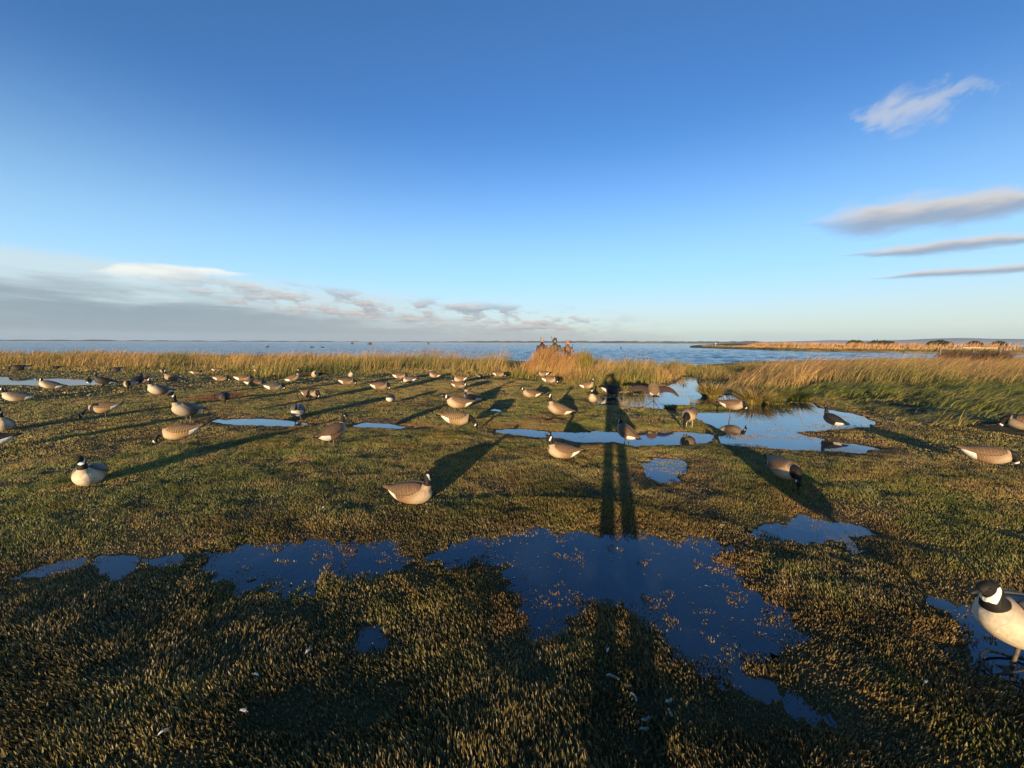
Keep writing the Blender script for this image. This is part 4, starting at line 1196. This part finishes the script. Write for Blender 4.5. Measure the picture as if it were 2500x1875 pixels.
# ------------------------------------------------------------------ people
SKIN = (0.48, 0.27, 0.17)
CLOTH = vcol_mat('skin_and_cloth', 0.75, 0.2, 22, 0.35, 0.25)
GUN = plain('gun_steel', (0.03, 0.03, 0.035), 0.35, 0.5, 0.3, 30)
WOOD = plain('gun_wood', (0.13, 0.07, 0.035), 0.45, 0.4, 0.3, 20)
def person_mesh(name, P, voxel=0.0125):
    """one continuous body grown from tapered limbs; P gives joints and colours. faces +Y"""
    bm = bmesh.new(); reg = []                                   # (point a, point b, radius, colour)
    def limb(pts, rad, col):
        tube(bm, pts, rad, 12)
        for a, b_, r in zip(pts, pts[1:], rad): reg.append((np.array(a, float), np.array(b_, float), r, col))
    def blob(c, r, col, rot=None):
        ball(bm, Vector(c), r, rot, 16); reg.append((np.array(c, float), np.array(c, float) + 1e-4, min(r), col))
    J, T_, B_ = P['jacket'], P['trousers'], P['boots']
    H = P.get('h', 1.0)
    for s in (-1, 1):
        hx = P.get('stance', 0.10)
        limb([(s * 0.085, 0, 0.96), (s * (hx + .005), 0.015, 0.72), (s * (hx + 0.01), 0.02, 0.50)], [0.100, 0.090, 0.068], T_)
        limb([(s * (hx + 0.01), 0.02, 0.50), (s * (hx + 0.01), -0.005, 0.34), (s * (hx + 0.01), -0.01, 0.10)], [0.068, 0.072, 0.058], B_)
        limb([(s * (hx + 0.01), -0.05, 0.055), (s * (hx + 0.015), 0.06, 0.05), (s * (hx + 0.025), 0.165, 0.042)], [0.050, 0.052, 0.040], B_)
    rows = [(0, 0, 0.90, .165, .125), (0, 0, 1.00, .185, .135), (0, 0.005, 1.12, .180, .130), (0, 0.005, 1.26, .200, .135), (0, 0, 1.37, .212, .125), (0, -0.01, 1.45, .150, .095), (0, -0.01, 1.50, .075, .070)]
    loft(bm, rows, 20, (1, 0, 0))
    for a, b_ in zip(rows, rows[1:]): reg.append((np.array(a[:3]), np.array(b_[:3]), 0.15, J))
    limb([(0, -0.012, 1.46), (0, 0.0, 1.55)], [0.062, 0.058], SKIN)
    ht = math.radians(P.get('turn', 0)); hr = Matrix.Rotation(ht, 3, 'Z')
    hc = Vector((0, 0.012, 1.645))
    def hp(x, y, z): return hc + hr @ Vector((x, y, z))
    blob(hp(0, -0.005, 0.03), (0.076, 0.095, 0.088), P.get('hair', SKIN), hr)
    blob(hp(0, 0.018, -0.03), (0.064, 0.075, 0.085), SKIN, hr)
    blob(hp(0, 0.052, -0.082), (0.036, 0.030, 0.026), SKIN, hr)          # chin
    blob(hp(0, 0.100, -0.022), (0.015, 0.020, 0.024), SKIN, hr)          # nose
    blob(hp(0, 0.078, 0.018), (0.050, 0.018, 0.012), SKIN, hr)           # brow
    blob(hp(0, 0.086, -0.056), (0.024, 0.010, 0.008), (0.33, 0.13, 0.09), hr)
    for s in (-1, 1):
        blob(hp(s * 0.077, -0.005, -0.012), (0.012, 0.020, 0.032), SKIN, hr)
        blob(hp(s * 0.030, 0.082, 0.004), (0.011, 0.008, 0.007), (0.05, 0.03, 0.02), hr)
    for s, (el, wr) in ((-1, P['arm_l']), (1, P['arm_r'])):
        sh = Vector((s * 0.195, -0.005, 1.405)); el = Vector(el); wr = Vector(wr)
        limb([sh, (sh + el) / 2, el], [0.080, 0.068, 0.056], J)
        limb([el, (el + wr) / 2, wr], [0.056, 0.053, 0.042], J)
        d = (wr - el).normalized()
        n = Vector(P.get('palm', (0, 0, -1))); n = (n - d * n.dot(d)).normalized(); w = d.cross(n)
        rot = Matrix((w, d, n)).transposed()
        pc = wr + d * 0.055
        limb([wr, wr + d * 0.03], [0.030, 0.029], SKIN)
        blob(pc, (0.042, 0.050, 0.018), SKIN, rot)
        for f, (off, ln) in enumerate(((-0.033, 0.070), (-0.011, 0.080), (0.011, 0.075), (0.033, 0.058))):
            a = pc + d * 0.038 + w * off
            b1 = a + d * ln * 0.45 + n * ln * 0.18
            b2 = b1 + d * ln * 0.12 + n * ln * 0.42
            b3 = b2 - d * ln * 0.22 + n * ln * 0.22
            limb([a, b1, b2, b3], [0.0115, 0.011, 0.0105, 0.0095], SKIN)
        a = pc - d * 0.025 - w * s * 0.032
        limb([a, a - w * s * 0.030 + d * 0.030 + n * 0.012, a - w * s * 0.030 + d * 0.055 + n * 0.030], [0.014, 0.012, 0.010], SKIN)
    me = fused(name, bm, voxel, 3)
    co = coords(me)
    best = np.full(len(co), 1e9); col = np.zeros((len(co), 3))
    for a, b_, r, cc in reg:
        e = b_ - a; t = np.clip(((co - a) @ e) / (e @ e + 1e-12), 0, 1)
        dd = np.linalg.norm(co - (a + t[:, None] * e), axis=1) - r
        m = dd < best; best[m] = dd[m]; col[m] = cc
    camo = P.get('camo')
    if camo is not None:
        k = (np.abs(col - np.array(J)).sum(1) < 1e-6)
        nz = fbm(co[:, 0] * 9 + 5, co[:, 2] * 9 + co[:, 1] * 7, 3, 7)
        col[k & (nz > 0.55)] = camo[0]; col[k & (nz < 0.40)] = camo[1]
    set_col(me, col); me.materials.clear(); me.materials.append(CLOTH)
    me.polygons.foreach_set('use_smooth', np.ones(len(me.polygons), bool))
    return me, hc, hr
def cap_mesh(kind, hc, hr, mat):
    bm = bmesh.new()
    base = hc + Vector((0, -0.004, 0.045))
    hp = lambda x, y, z: base + hr @ Vector((x, y, z))
    rings = []
    for (z, rx, ry) in ((-0.015, .086, .104), (0.02, .087, .105), (0.055, .076, .092), (0.08, .050, .062), (0.088, .012, .015)):
        rings.append([bm.verts.new(hp(math.cos(t) * rx, math.sin(t) * ry, z * (1.0 if kind == 'cap' else 1.35))) for t in np.linspace(0, 2 * math.pi, 21)[:-1]])
    for a, b_ in zip(rings, rings[1:]):
        for k in range(20): bm.faces.new((a[k], a[(k + 1) % 20], b_[(k + 1) % 20], b_[k]))
    bm.faces.new(rings[-1])
    if kind == 'cap':
        for dz in (0.0,):
            o_, i_ = [], []
            for t in np.linspace(math.radians(20), math.radians(160), 12):
                i_.append((math.cos(t) * .085, math.sin(t) * .103)); o_.append((math.cos(t) * .088, math.sin(t) * .115 + 0.075 * math.sin(t)))
            for z0 in (-0.006, -0.014):
                vi = [bm.verts.new(hp(x, y, z0)) for x, y in i_]; vo = [bm.verts.new(hp(x, y, z0 - 0.012)) for x, y in o_]
                for k in range(11): bm.faces.new((vi[k], vi[k + 1], vo[k + 1], vo[k]))
    else:
        for s in (-1, 1):                                        # ear flaps
            ball(bm, hp(s * 0.088, -0.005, -0.055), (0.016, 0.055, 0.075), hr, 12)
        ball(bm, hp(0, 0.095, 0.045), (0.075, 0.020, 0.040), hr, 12)
        ball(bm, hp(0, -0.100, -0.04), (0.07, 0.018, 0.06), hr, 12)
    return bm_mesh('headwear', bm, mat)
def shotgun(loc, a, b, label):
    """a: butt end, b: muzzle, in world metres from loc"""
    a, b = Vector(a), Vector(b); d = (b - a).normalized(); L = (b - a).length
    root = add('shotgun', None, None, loc, None, label, 'shotgun', 'shotguns carried by the hunters')
    side = d.cross(Vector((0, 1, 0.2))).normalized(); up = side.cross(d)
    def strip(name, pts, mat, seg=8):
        bm = bmesh.new(); loft(bm, [(*(a + d * (t * L) + up * o), r1, r2) for t, o, r1, r2 in pts], seg, tuple(side)); add(name, bm_mesh(name, bm, mat), root)
    strip('stock', [(0.0, -0.05, .018, .062), (0.04, -0.045, .019, .060), (0.18, -0.02, .017, .035), (0.26, -0.012, .018, .026), (0.30, -0.006, .019, .028)], WOOD)
    strip('receiver', [(0.295, 0, .020, .032), (0.38, 0, .020, .034), (0.43, 0.004, .018, .028)], GUN)
    strip('fore_end', [(0.43, -0.012, .020, .022), (0.60, -0.010, .018, .018)], WOOD)
    strip('barrel', [(0.42, 0.008, .014, .020), (0.7, 0.008, .013, .018), (1.0, 0.008, .012, .016)], GUN)
    return root
# frame of the blind: bx to the right, by away from the photographer
BL = G(1370, 921); bl_d = math.hypot(BL.x, BL.y)
by_ = Vector((BL.x / bl_d, BL.y / bl_d, 0)); bx_ = Vector((by_.y, -by_.x, 0))
BL.z = gz(BL)
def bp_(x, y, z=0.0): return BL + bx_ * x + by_ * y + Vector((0, 0, z))
bl_yaw = math.atan2(bx_.y, bx_.x)
def hunter(x, y, z, yaw, P, label, hat=None, hatmat=None, hat_name='cap'):
    me, hc, hr = person_mesh('person_body', P)
    o = add('person', me, None, bp_(x, y, z), None, label, 'person')
    o.rotation_euler.z = bl_yaw + math.pi + math.radians(yaw)    # yaw 0 faces the photographer
    if hat: add(hat_name, cap_mesh(hat, hc, hr, hatmat), o)
    bm = bmesh.new()                                             # collar
    pts = [(0.098 * math.cos(t), -0.008 + 0.090 * math.sin(t), 1.495 + 0.012 * math.sin(t) * -1) for t in np.linspace(math.radians(110), math.radians(430), 22)]
    tube(bm, pts, [0.020] * 22, 8)
    add('collar', bm_mesh('collar', bm, plain('collar_' + label[:6], P['jacket'], 0.8, 0.1, 0.3, 30)), o)
    o.scale = (P.get('h', 1.0),) * 3
    return o
HAIR = plain('short_fair_hair', (0.36, 0.24, 0.12), 0.8, 0.2, 0.3, 60)
hunter(-0.98, 0.42, 0.10, 25, dict(jacket=(0.018, 0.020, 0.034), trousers=(0.05, 0.05, 0.04), boots=(0.03, 0.03, 0.025), hair=(0.42, 0.26, 0.14), turn=-35,
       arm_l=((-0.30, 0.05, 1.14), (-0.20, 0.26, 1.10)), arm_r=((0.30, 0.05, 1.14), (0.17, 0.27, 1.10))),
       'fair-haired person in a dark navy jacket looking sideways behind the reeds')
hunter(-0.34, 0.45, 0.12, 8, dict(jacket=(0.075, 0.068, 0.042), trousers=(0.06, 0.055, 0.04), boots=(0.03, 0.03, 0.025), hair=(0.06, 0.05, 0.04), turn=12, camo=((0.13, 0.105, 0.065), (0.032, 0.034, 0.022)),
       arm_l=((-0.31, 0.10, 1.16), (-0.13, 0.30, 1.12)), arm_r=((0.31, 0.08, 1.14), (0.20, 0.30, 1.08))),
       'person in olive camouflage jacket and dark flapped hat holding a gun upright', 'flap', plain('dark_hat', (0.055, 0.056, 0.045), 0.9, 0.1, 0.4, 40), 'flapped_hat')
hunter(0.28, 0.40, 0.08, 30, dict(h=0.965, jacket=(0.16, 0.095, 0.055), trousers=(0.07, 0.06, 0.04), boots=(0.03, 0.03, 0.025), hair=(0.10, 0.07, 0.05), turn=28, camo=((0.22, 0.13, 0.075), (0.10, 0.065, 0.04)),
       arm_l=((-0.30, 0.10, 1.16), (-0.17, 0.32, 1.16)), arm_r=((0.31, 0.08, 1.14), (0.14, 0.31, 1.05))),
       'person in a brown jacket and orange peaked cap holding a goose', 'cap', plain('orange_cap', (0.42, 0.14, 0.06), 0.8, 0.1, 0.2, 40))
shotgun(bp_(-0.98, 0.42, 0.10), (-0.05, 0.16, 0.75), (-0.06, 0.05, 1.85), 'shotgun slung behind the navy jacket, muzzle up beside the fair head')
shotgun(bp_(-0.34, 0.45, 0.12), (0.02, -0.36, 0.86), (-0.20, -0.20, 1.86), 'shotgun held upright before the flapped hat')
shotgun(bp_(0.28, 0.40, 0.08), (0.30, 0.02, 0.62), (0.28, 0.12, 1.52), 'shotgun slung over the shoulder of the brown jacket')
def held(x, y, z, label, yawd, pit):
    r = goose(0, 0, 0, 'limp', 'dark', label, 0.95, loc=bp_(x, y, z))
    r['category'] = 'goose'; r['group'] = 'geese held by the hunters'; r.name = 'held_goose'
    r.rotation_euler = (math.radians(150), math.radians(pit), bl_yaw + math.radians(yawd))
    return r
held(-0.52, 0.02, 1.14, 'limp dark goose held before the olive camouflage jacket', 145, -52)
held(0.33, -0.06, 1.03, 'limp dark goose hanging from the hand of the person in the orange cap', 150, -60)

# ------------------------------------------------------------------ reed blind
blind = add('reed_blind', None, None, BL.copy(), None, 'waist-high hunting blind of tan reeds with a green bush at one end', 'blind')
blind.rotation_euler.z = bl_yaw
POST = plain('weathered_post', (0.20, 0.15, 0.10), 0.85, 0.15, 0.35, 12, 0.4)
for x in (-1.35, -0.45, 0.45, 1.35):
    for y in (0.0, 0.95):
        bm = bmesh.new(); tube(bm, [(x, y, -0.15), (x + 0.01, y, 0.6), (x + 0.02, y, 1.18)], [0.035, 0.033, 0.03], 8)
        add('post', bm_mesh('post', bm, POST), blind)
for y in (0.0, 0.95):
    for z in (0.5, 1.0):
        bm = bmesh.new(); box(bm, (0, y + 0.04, z), (2.75, 0.03, 0.07)); add('rail', bm_mesh('rail', bm, POST, False), blind)
for k in range(6):
    bm = bmesh.new(); box(bm, (0, 0.12 + k * 0.15, 0.07), (2.6, 0.135, 0.03)); add('floor_board', bm_mesh('floor_board', bm, POST, False), blind)
def reeds(name, n, xf, yf, hf, lean, wid, cols, curve=0.15):
    x = xf(rng.random(n)); y = yf(rng.random(n)); h = hf(x) * (0.65 + 0.45 * rng.random(n))
    lv = np.stack([h * (lean + rng.normal(size=n) * 0.13), rng.normal(size=n) * 0.10 * h - 0.03, np.zeros(n)], -1)
    v, t, c = ribbon(x, y, np.full(n, -0.05), h, wid * (0.6 + 0.8 * rng.random(n)), lv, rng.random(n) * curve, tuple(pick(n, *k) for k in cols))
    return add(name, mesh_np(name, v, t, c, DRY), blind, kind='stuff')
RC = (((G_OLIVE, 2), (G_TAN, 2)), ((G_TAN, 3), (G_OLIVE, 1), (G_RUST, 2), (G_PLUME, 2)), ((G_TAN, 2), (G_PALE, 1), (G_RUST, 2), (G_PLUME, 2)))
hf = lambda x: np.interp(x, [-2.0, -1.5, -1.3, -0.7, -0.45, 0.0, 0.5, 0.7], [0.70, 1.22, 1.66, 1.60, 1.32, 1.28, 1.30, 1.38])
reeds('reed_screen', 4200, lambda r: -2.0 + 2.65 * r, lambda r: -0.30 + 0.28 * r, hf, 0.22, 0.016, RC)
reeds('reed_screen', 1500, lambda r: -1.5 + 2.9 * r, lambda r: 0.98 + 0.25 * r, lambda x: np.full(x.shape, 1.2), 0.15, 0.016, RC)
BC = (((G_GREEN, 2), (G_OLIVE, 2)), ((G_OLIVE, 3), (G_GREEN, 2)), ((G_OLIVE, 2), (G_TAN, 1), (G_GREEN, 1)))
n = 2600
a = rng.random(n) * 6.283; q = np.sqrt(rng.random(n))
x = 0.98 + np.cos(a) * q * 0.46; y = 0.1 + np.sin(a) * q * 0.46
h = (1.80 - 0.5 * q ** 2) * (0.35 + 0.68 * rng.random(n))
lv = np.stack([np.cos(a) * q * 0.16 + 0.05, np.sin(a) * q * 0.16, np.zeros(n)], -1) + rng.normal(size=(n, 3)) * np.array([0.06, 0.06, 0])
v, t, c = ribbon(x, y, np.full(n, -0.05), h, 0.026 * (0.6 + 0.8 * rng.random(n)), lv, 0.1 + 0.2 * rng.random(n), tuple(pick(n, *k) for k in BC))
add('brush_bundle', mesh_np('brush_bundle', v, t, c, DRY), blind, kind='stuff')
for k in range(5):
    bm = bmesh.new(); x0 = 0.80 + k * 0.055
    tube(bm, [(x0, -0.34, 0.0), (x0 + 0.02, -0.36, 0.5), (x0 - 0.06 + 0.03 * k, -0.33, 0.95 + 0.08 * (k % 3))], [0.012, 0.011, 0.005], 6)
    add('stalk', bm_mesh('stalk', bm, plain('pale_stalk', (0.5, 0.36, 0.18), 0.8, 0.1, 0.2, 20)), blind)

# ------------------------------------------------------------------ brush screen in the far grass
S0 = G(2287, 889); S1 = G(2462, 893)
ex = (S1 - S0); SL = ex.length; ex.normalize()
scr = add('brush_screen', None, None, S0, None, 'dark brushwood screen between two posts in the wind-bent grass by the lake', 'brush screen')
scr.rotation_euler.z = math.atan2(ex.y, ex.x)
for k, (x, hh, r) in enumerate(((0.12, 1.55, 0.085), (SL * 0.5, 1.4, 0.07), (SL * 0.86, 1.46, 0.10))):
    bm = bmesh.new(); tube(bm, [(x, 0, -0.2), (x + 0.01, 0, hh * 0.5), (x, 0.01, hh)], [r, r * 0.95, r * 0.9], 8)
    add('post', bm_mesh('post', bm, POST), scr)
bm = bmesh.new(); box(bm, (SL * 0.60, 0.10, 1.42), (SL * 0.5, 0.05, 0.06)); add('rail', bm_mesh('rail', bm, plain('pale_rail', (0.5, 0.40, 0.24), 0.8, 0.1, 0.2, 10), False), scr)
n = 3200
x = SL * rng.random(n); y = 0.12 * rng.normal(size=n)
h = 1.42 * (0.5 + 0.55 * rng.random(n)) * (0.92 + 0.16 * vnoise(x * 2, x * 0, 3))
lv = np.stack([h * (0.12 + 0.2 * rng.normal(size=n)), 0.1 * rng.normal(size=n), np.zeros(n)], -1)
BR = (((0.10, 0.066, 0.044), 2), ((0.15, 0.095, 0.06), 1), ((0.06, 0.042, 0.03), 1))
v, t, c = ribbon(x, y, np.full(n, -0.05), h, 0.030 * (0.6 + 0.8 * rng.random(n)), lv, 0.2 * rng.random(n), (pick(n, *BR), pick(n, *BR), pick(n, *BR)))
add('brushwood', mesh_np('brushwood', v, t, c, DRY), scr, kind='stuff')
bm = bmesh.new(); tube(bm, [(-0.55, 0.1, 0.0), (-0.05, 0.05, 0.85)], [0.03, 0.022], 7); add('prop', bm_mesh('prop', bm, STAKE), scr)
st = G(2232, 889)
bm = bmesh.new(); tube(bm, [(0, 0, 0), (0.55, 0.1, 0.35), (1.15, 0.2, 0.62)], [0.022, 0.018, 0.010], 7)
add('leaning_stick', bm_mesh('leaning_stick', bm, STAKE), None, st, None, 'dark stick leaning out of the grass beside the brush screen', 'stick')

# ------------------------------------------------------------------ out on the lake
SWAN = plain('black_feathers', (0.02, 0.02, 0.022), 0.6, 0.3, 0.3, 10)
BEAK = plain('red_beak', (0.35, 0.04, 0.03), 0.5, 0.3, 0.2, 10)
def swan(px, py, head, sc, label):
    g = G(px, py, LAKE_Z)
    bm = bmesh.new()
    loft(bm, [(-0.55, 0, 0.20, .03, .02), (-0.40, 0, 0.17, .13, .10), (-0.1, 0, 0.12, .21, .17), (0.2, 0, 0.11, .19, .16), (0.38, 0, 0.14, .10, .10), (0.43, 0, 0.16, .03, .04)], 14)
    pts = catmull([(0.32, 0.14, .085), (0.44, 0.30, .05), (0.40, 0.50, .036), (0.39, 0.66, .032), (0.46, 0.73, .034)], 4)
    loft(bm, [(x, 0, z, r, r) for x, z, r in pts], 10)
    ball(bm, (0.50, 0, 0.73), (0.065, 0.034, 0.038), None, 10)
    me = fused('swan_body', bm, 0.022, 2); me.materials.append(SWAN)
    o = add('black_swan', me, None, g, None, label, 'swan', 'black swans on the lake')
    o.rotation_euler.z = math.radians(head); o.scale = (sc,) * 3
    bm = bmesh.new(); tube(bm, [(0.55, 0, 0.725), (0.60, 0, 0.715), (0.645, 0, 0.70)], [0.020, 0.016, 0.007], 8); add('beak', bm_mesh('beak', bm, BEAK), o)
for px, py, hd_, lab in ((653, 848, 80, 'lone dark swan on the lake beyond the long tan grass belt, seen end-on'), (762, 849, 180, 'dark swan on the lake, hind one of two swimming together'),
                         (788, 849, 178, 'dark swan on the lake, front one of two swimming together'), (1516, 851, 90, 'lone dark swan on the open lake off the reed blind')):
    swan(px, py, hd_, 1.15, lab)
for j, (px, py, w_, lab) in enumerate(((860, 839.3, 1.4, 'tiny low brown clump standing in the far lake water'), (903, 841.0, 1.7, 'brown reed hide standing out in the lake water, the larger of two'), (1046, 840.0, 0.9, 'tiniest brown reed clump far out in the lake'))):
    g = G(px, py, LAKE_Z)
    v, q, c = leaf_lumps(400, w_, 1.2, 1.5, 0.22, 300 + j, (0.16, 0.09, 0.045), (0.26, 0.15, 0.07))
    r_ = add('lake_hide', mesh_np('lake_hide', v, q, c, FAR_LEAF), None, g, None, lab, 'hide', 'clumps standing in the lake')
# white marker on the spit
g = G(1747, 846, 0.3); bm = bmesh.new(); box(bm, (0, 0, 0.7), (0.12, 0.12, 1.4)); box(bm, (0, 0, 1.45), (0.3, 0.1, 0.4))
bmesh.ops.bevel(bm, geom=bm.edges[:], offset=0.015, segments=1, affect='EDGES')
add('marker_post', bm_mesh('marker_post', bm, plain('white_paint', (0.75, 0.73, 0.68), 0.6, 0.3, 0.1, 10), False), None, g, None, 'small white marker post standing on the tip of the spit', 'post')

# ------------------------------------------------------------------ feathers, droppings, flecks
FEATH = plain('white_feather', (0.55, 0.54, 0.50), 0.7, 0.2, 0.25, 80)
DROP = plain('dried_dropping', (0.22, 0.23, 0.19), 0.8, 0.2, 0.5, 90, 0.3)
fl = ['curled white feather lying on dark turf beside the small dark puddle', 'small white feather caught upright in the turf by the droppings', 'white feather alone on dark green turf', 'white feather tip in brown turf farthest from the puddles',
      'pale feather in thin turf between the big puddle and the droppings', 'white feather at the shallow edge of the big puddle', 'white feather on the turf beside the ring-based goose decoy', 'white feather on rusty turf beyond the long puddle', 'white feather beside the triangular puddle']
for k, ((px, py), s) in enumerate(zip(((752, 1592), (626, 1654), (594, 1742), (398, 1799), (1484, 1588), (1316, 1523), (2260, 1668), (790, 1246), (1762, 1285)), (0.75, 0.6, 0.65, 0.7, 0.45, 0.4, 0.5, 0.6, 0.6))):
    g = G(px, py, 0.03); bm = bmesh.new()
    L = 0.055 * s; T_ = []
    for i in range(7):
        u = i / 6; w_ = 0.011 * s * math.sin(math.pi * min(1, u * 0.85 + 0.12)) + 0.0008
        zz = 0.014 * math.sin(math.pi * u) * s
        T_.append([bm.verts.new((L * (u - 0.5), o * w_, zz - abs(o) * 0.004)) for o in (-1, 0, 1)])
    for p, q in zip(T_, T_[1:]):
        bm.faces.new((p[0], q[0], q[1], p[1])); bm.faces.new((p[1], q[1], q[2], p[2]))
    vane = bm_mesh('feather', bm, FEATH)
    o = add('feather', vane, None, (g.x, g.y, gz(g) + 0.026), None, fl[k], 'feather', 'white feathers on the turf')
    o.rotation_euler = (random.uniform(-0.4, 0.4), random.uniform(-0.3, 0.3), random.uniform(0, 6.28))
    bm = bmesh.new(); tube(bm, [(-L * 0.72, 0, -0.002), (-L * 0.2, 0, 0.0105 * s), (L * 0.4, 0, 0.006 * s)], [0.0011, 0.0010, 0.0004], 5); add('quill', bm_mesh('quill', bm, FEATH), o)
dl = ['long curled grey dropping at the head of the group in the turf', 'brown broken dropping lying against the long curled one', 'grey comma-shaped dropping standing on end in the turf', 'short thick grey dropping beside a stalk, across from the comma-shaped one',
      'upright pale dropping just below the short thick one', 'dull grey dropping half sunk in turf near the upright pale one', 'pale dropping lying flat, lowest of the scattered group']
for k, (px, py, rot, L) in enumerate(((1495, 1655, -25, 0.075), (1532, 1677, -15, 0.055), (1545, 1706, -70, 0.06), (1632, 1710, 25, 0.05), (1635, 1742, -85, 0.05), (1575, 1757, 20, 0.055), (1572, 1785, 5, 0.055))):
    g = G(px, py, 0.03); bm = bmesh.new()
    pts = [(L * (u - 0.5), (0.22, 0.08, 0.26, -0.10, 0.12, -0.16, 0.06)[k] * L * math.sin(u * math.pi), 0.004 + 0.004 * math.sin(u * 9)) for u in np.linspace(0, 1, 8)]
    tube(bm, pts, [0.004, 0.0072, 0.008, 0.0076, 0.0080, 0.0074, 0.0066, 0.003], 8)
    o = add('dropping', bm_mesh('dropping', bm, DROP if k != 1 else plain('brown_dropping', (0.14, 0.10, 0.06), 0.8, 0.2, 0.3, 60)), None, (g.x, g.y, gz(g) + 0.012), None, dl[k], 'dropping', 'goose droppings in the turf')
    o.rotation_euler.z = math.radians(rot); o.scale = (0.8,) * 3
n = 130
lo, hi = PUDW[0].min(0), PUDW[0].max(0)
x = lo[0] + rng.random(n * 4) * (hi[0] - lo[0]); y = lo[1] + rng.random(n * 4) * (hi[1] - lo[1])
k = water_sd(x, y) < -0.06
k &= rng.random(len(x)) < sstep(0.35, 0.7, fbm(x * 2, y * 2, 2, 77)) + 0.15
x, y = x[k], y[k]; n = len(x)
rr = 0.003 + 0.009 * rng.random(n) ** 3
th = np.linspace(0, 2 * math.pi, 7)[:-1]
v = np.stack([x[:, None] + np.cos(th) * rr[:, None], y[:, None] + np.sin(th) * rr[:, None] * 0.8, np.full((n, 6), 0.003)], -1).reshape(-1, 3)
q = (np.arange(n) * 6)[:, None] + np.arange(6)
me = mesh_np('water_flecks', v, q, np.repeat(pick(n, ((0.5, 0.48, 0.40), 2), (G_TAN, 2), (G_OLIVE, 1)), 6, 0), TURF)
add('water_flecks', me, kind='stuff', label='pale flecks of foam and bits of plant floating on the big puddle', cat='flecks')

# ------------------------------------------------------------------ the photographer, whose shadow falls across the marsh
me, hc, hr = person_mesh('person_body', dict(jacket=(0.07, 0.065, 0.045), trousers=(0.06, 0.06, 0.05), boots=(0.03, 0.03, 0.025), hair=(0.06, 0.045, 0.03), stance=0.085,
                         arm_l=((-0.30, 0.20, 1.36), (-0.16, 0.33, 1.60)), arm_r=((0.27, 0.20, 1.36), (0.0, 0.34, 1.60)), palm=(0, 0.6, 0.6)), 0.014)
ph = add('person', me, None, (0.02, -0.42, gz((0.02, -0.42))), None, 'person taking the picture, standing behind the phone with both arms raised', 'person')
ph.rotation_euler.z = -sa * 0.6; ph.scale = (1.03,) * 3
add('cap', cap_mesh('cap', hc, hr, plain('dark_cap', (0.05, 0.05, 0.04), 0.8, 0.1, 0.2, 40)), ph)
bm = bmesh.new(); box(bm, (0, 0, 0), (0.15, 0.009, 0.075)); bmesh.ops.bevel(bm, geom=bm.edges[:], offset=0.003, segments=2, affect='EDGES')
add('phone', bm_mesh('phone', bm, STAKE), None, (0.0, -0.05, CAM_H + 0.0), None, 'dark phone held up by the person taking the picture', 'phone')

# ------------------------------------------------------------------ moist air over the lake
bm = bmesh.new(); box(bm, (0, 3000, 63.5), (14000, 9000, 131))
hz = bm_mesh('haze', bm, None, False)
m = bpy.data.materials.new('moist_air'); m.use_nodes = True; nt = m.node_tree; nt.nodes.clear()
pv = nt.nodes.new('ShaderNodeVolumePrincipled'); pv.inputs['Color'].default_value = (0.74, 0.87, 1.0, 1)
pv.inputs['Density'].default_value = 0.00010; pv.inputs['Anisotropy'].default_value = 0.2
out = nt.nodes.new('ShaderNodeOutputMaterial'); nt.links.new(pv.outputs[0], out.inputs['Volume'])
hz.materials.append(m)
add('haze', hz, kind='stuff', label='thin moist air lying over the marsh and lake', cat='haze')
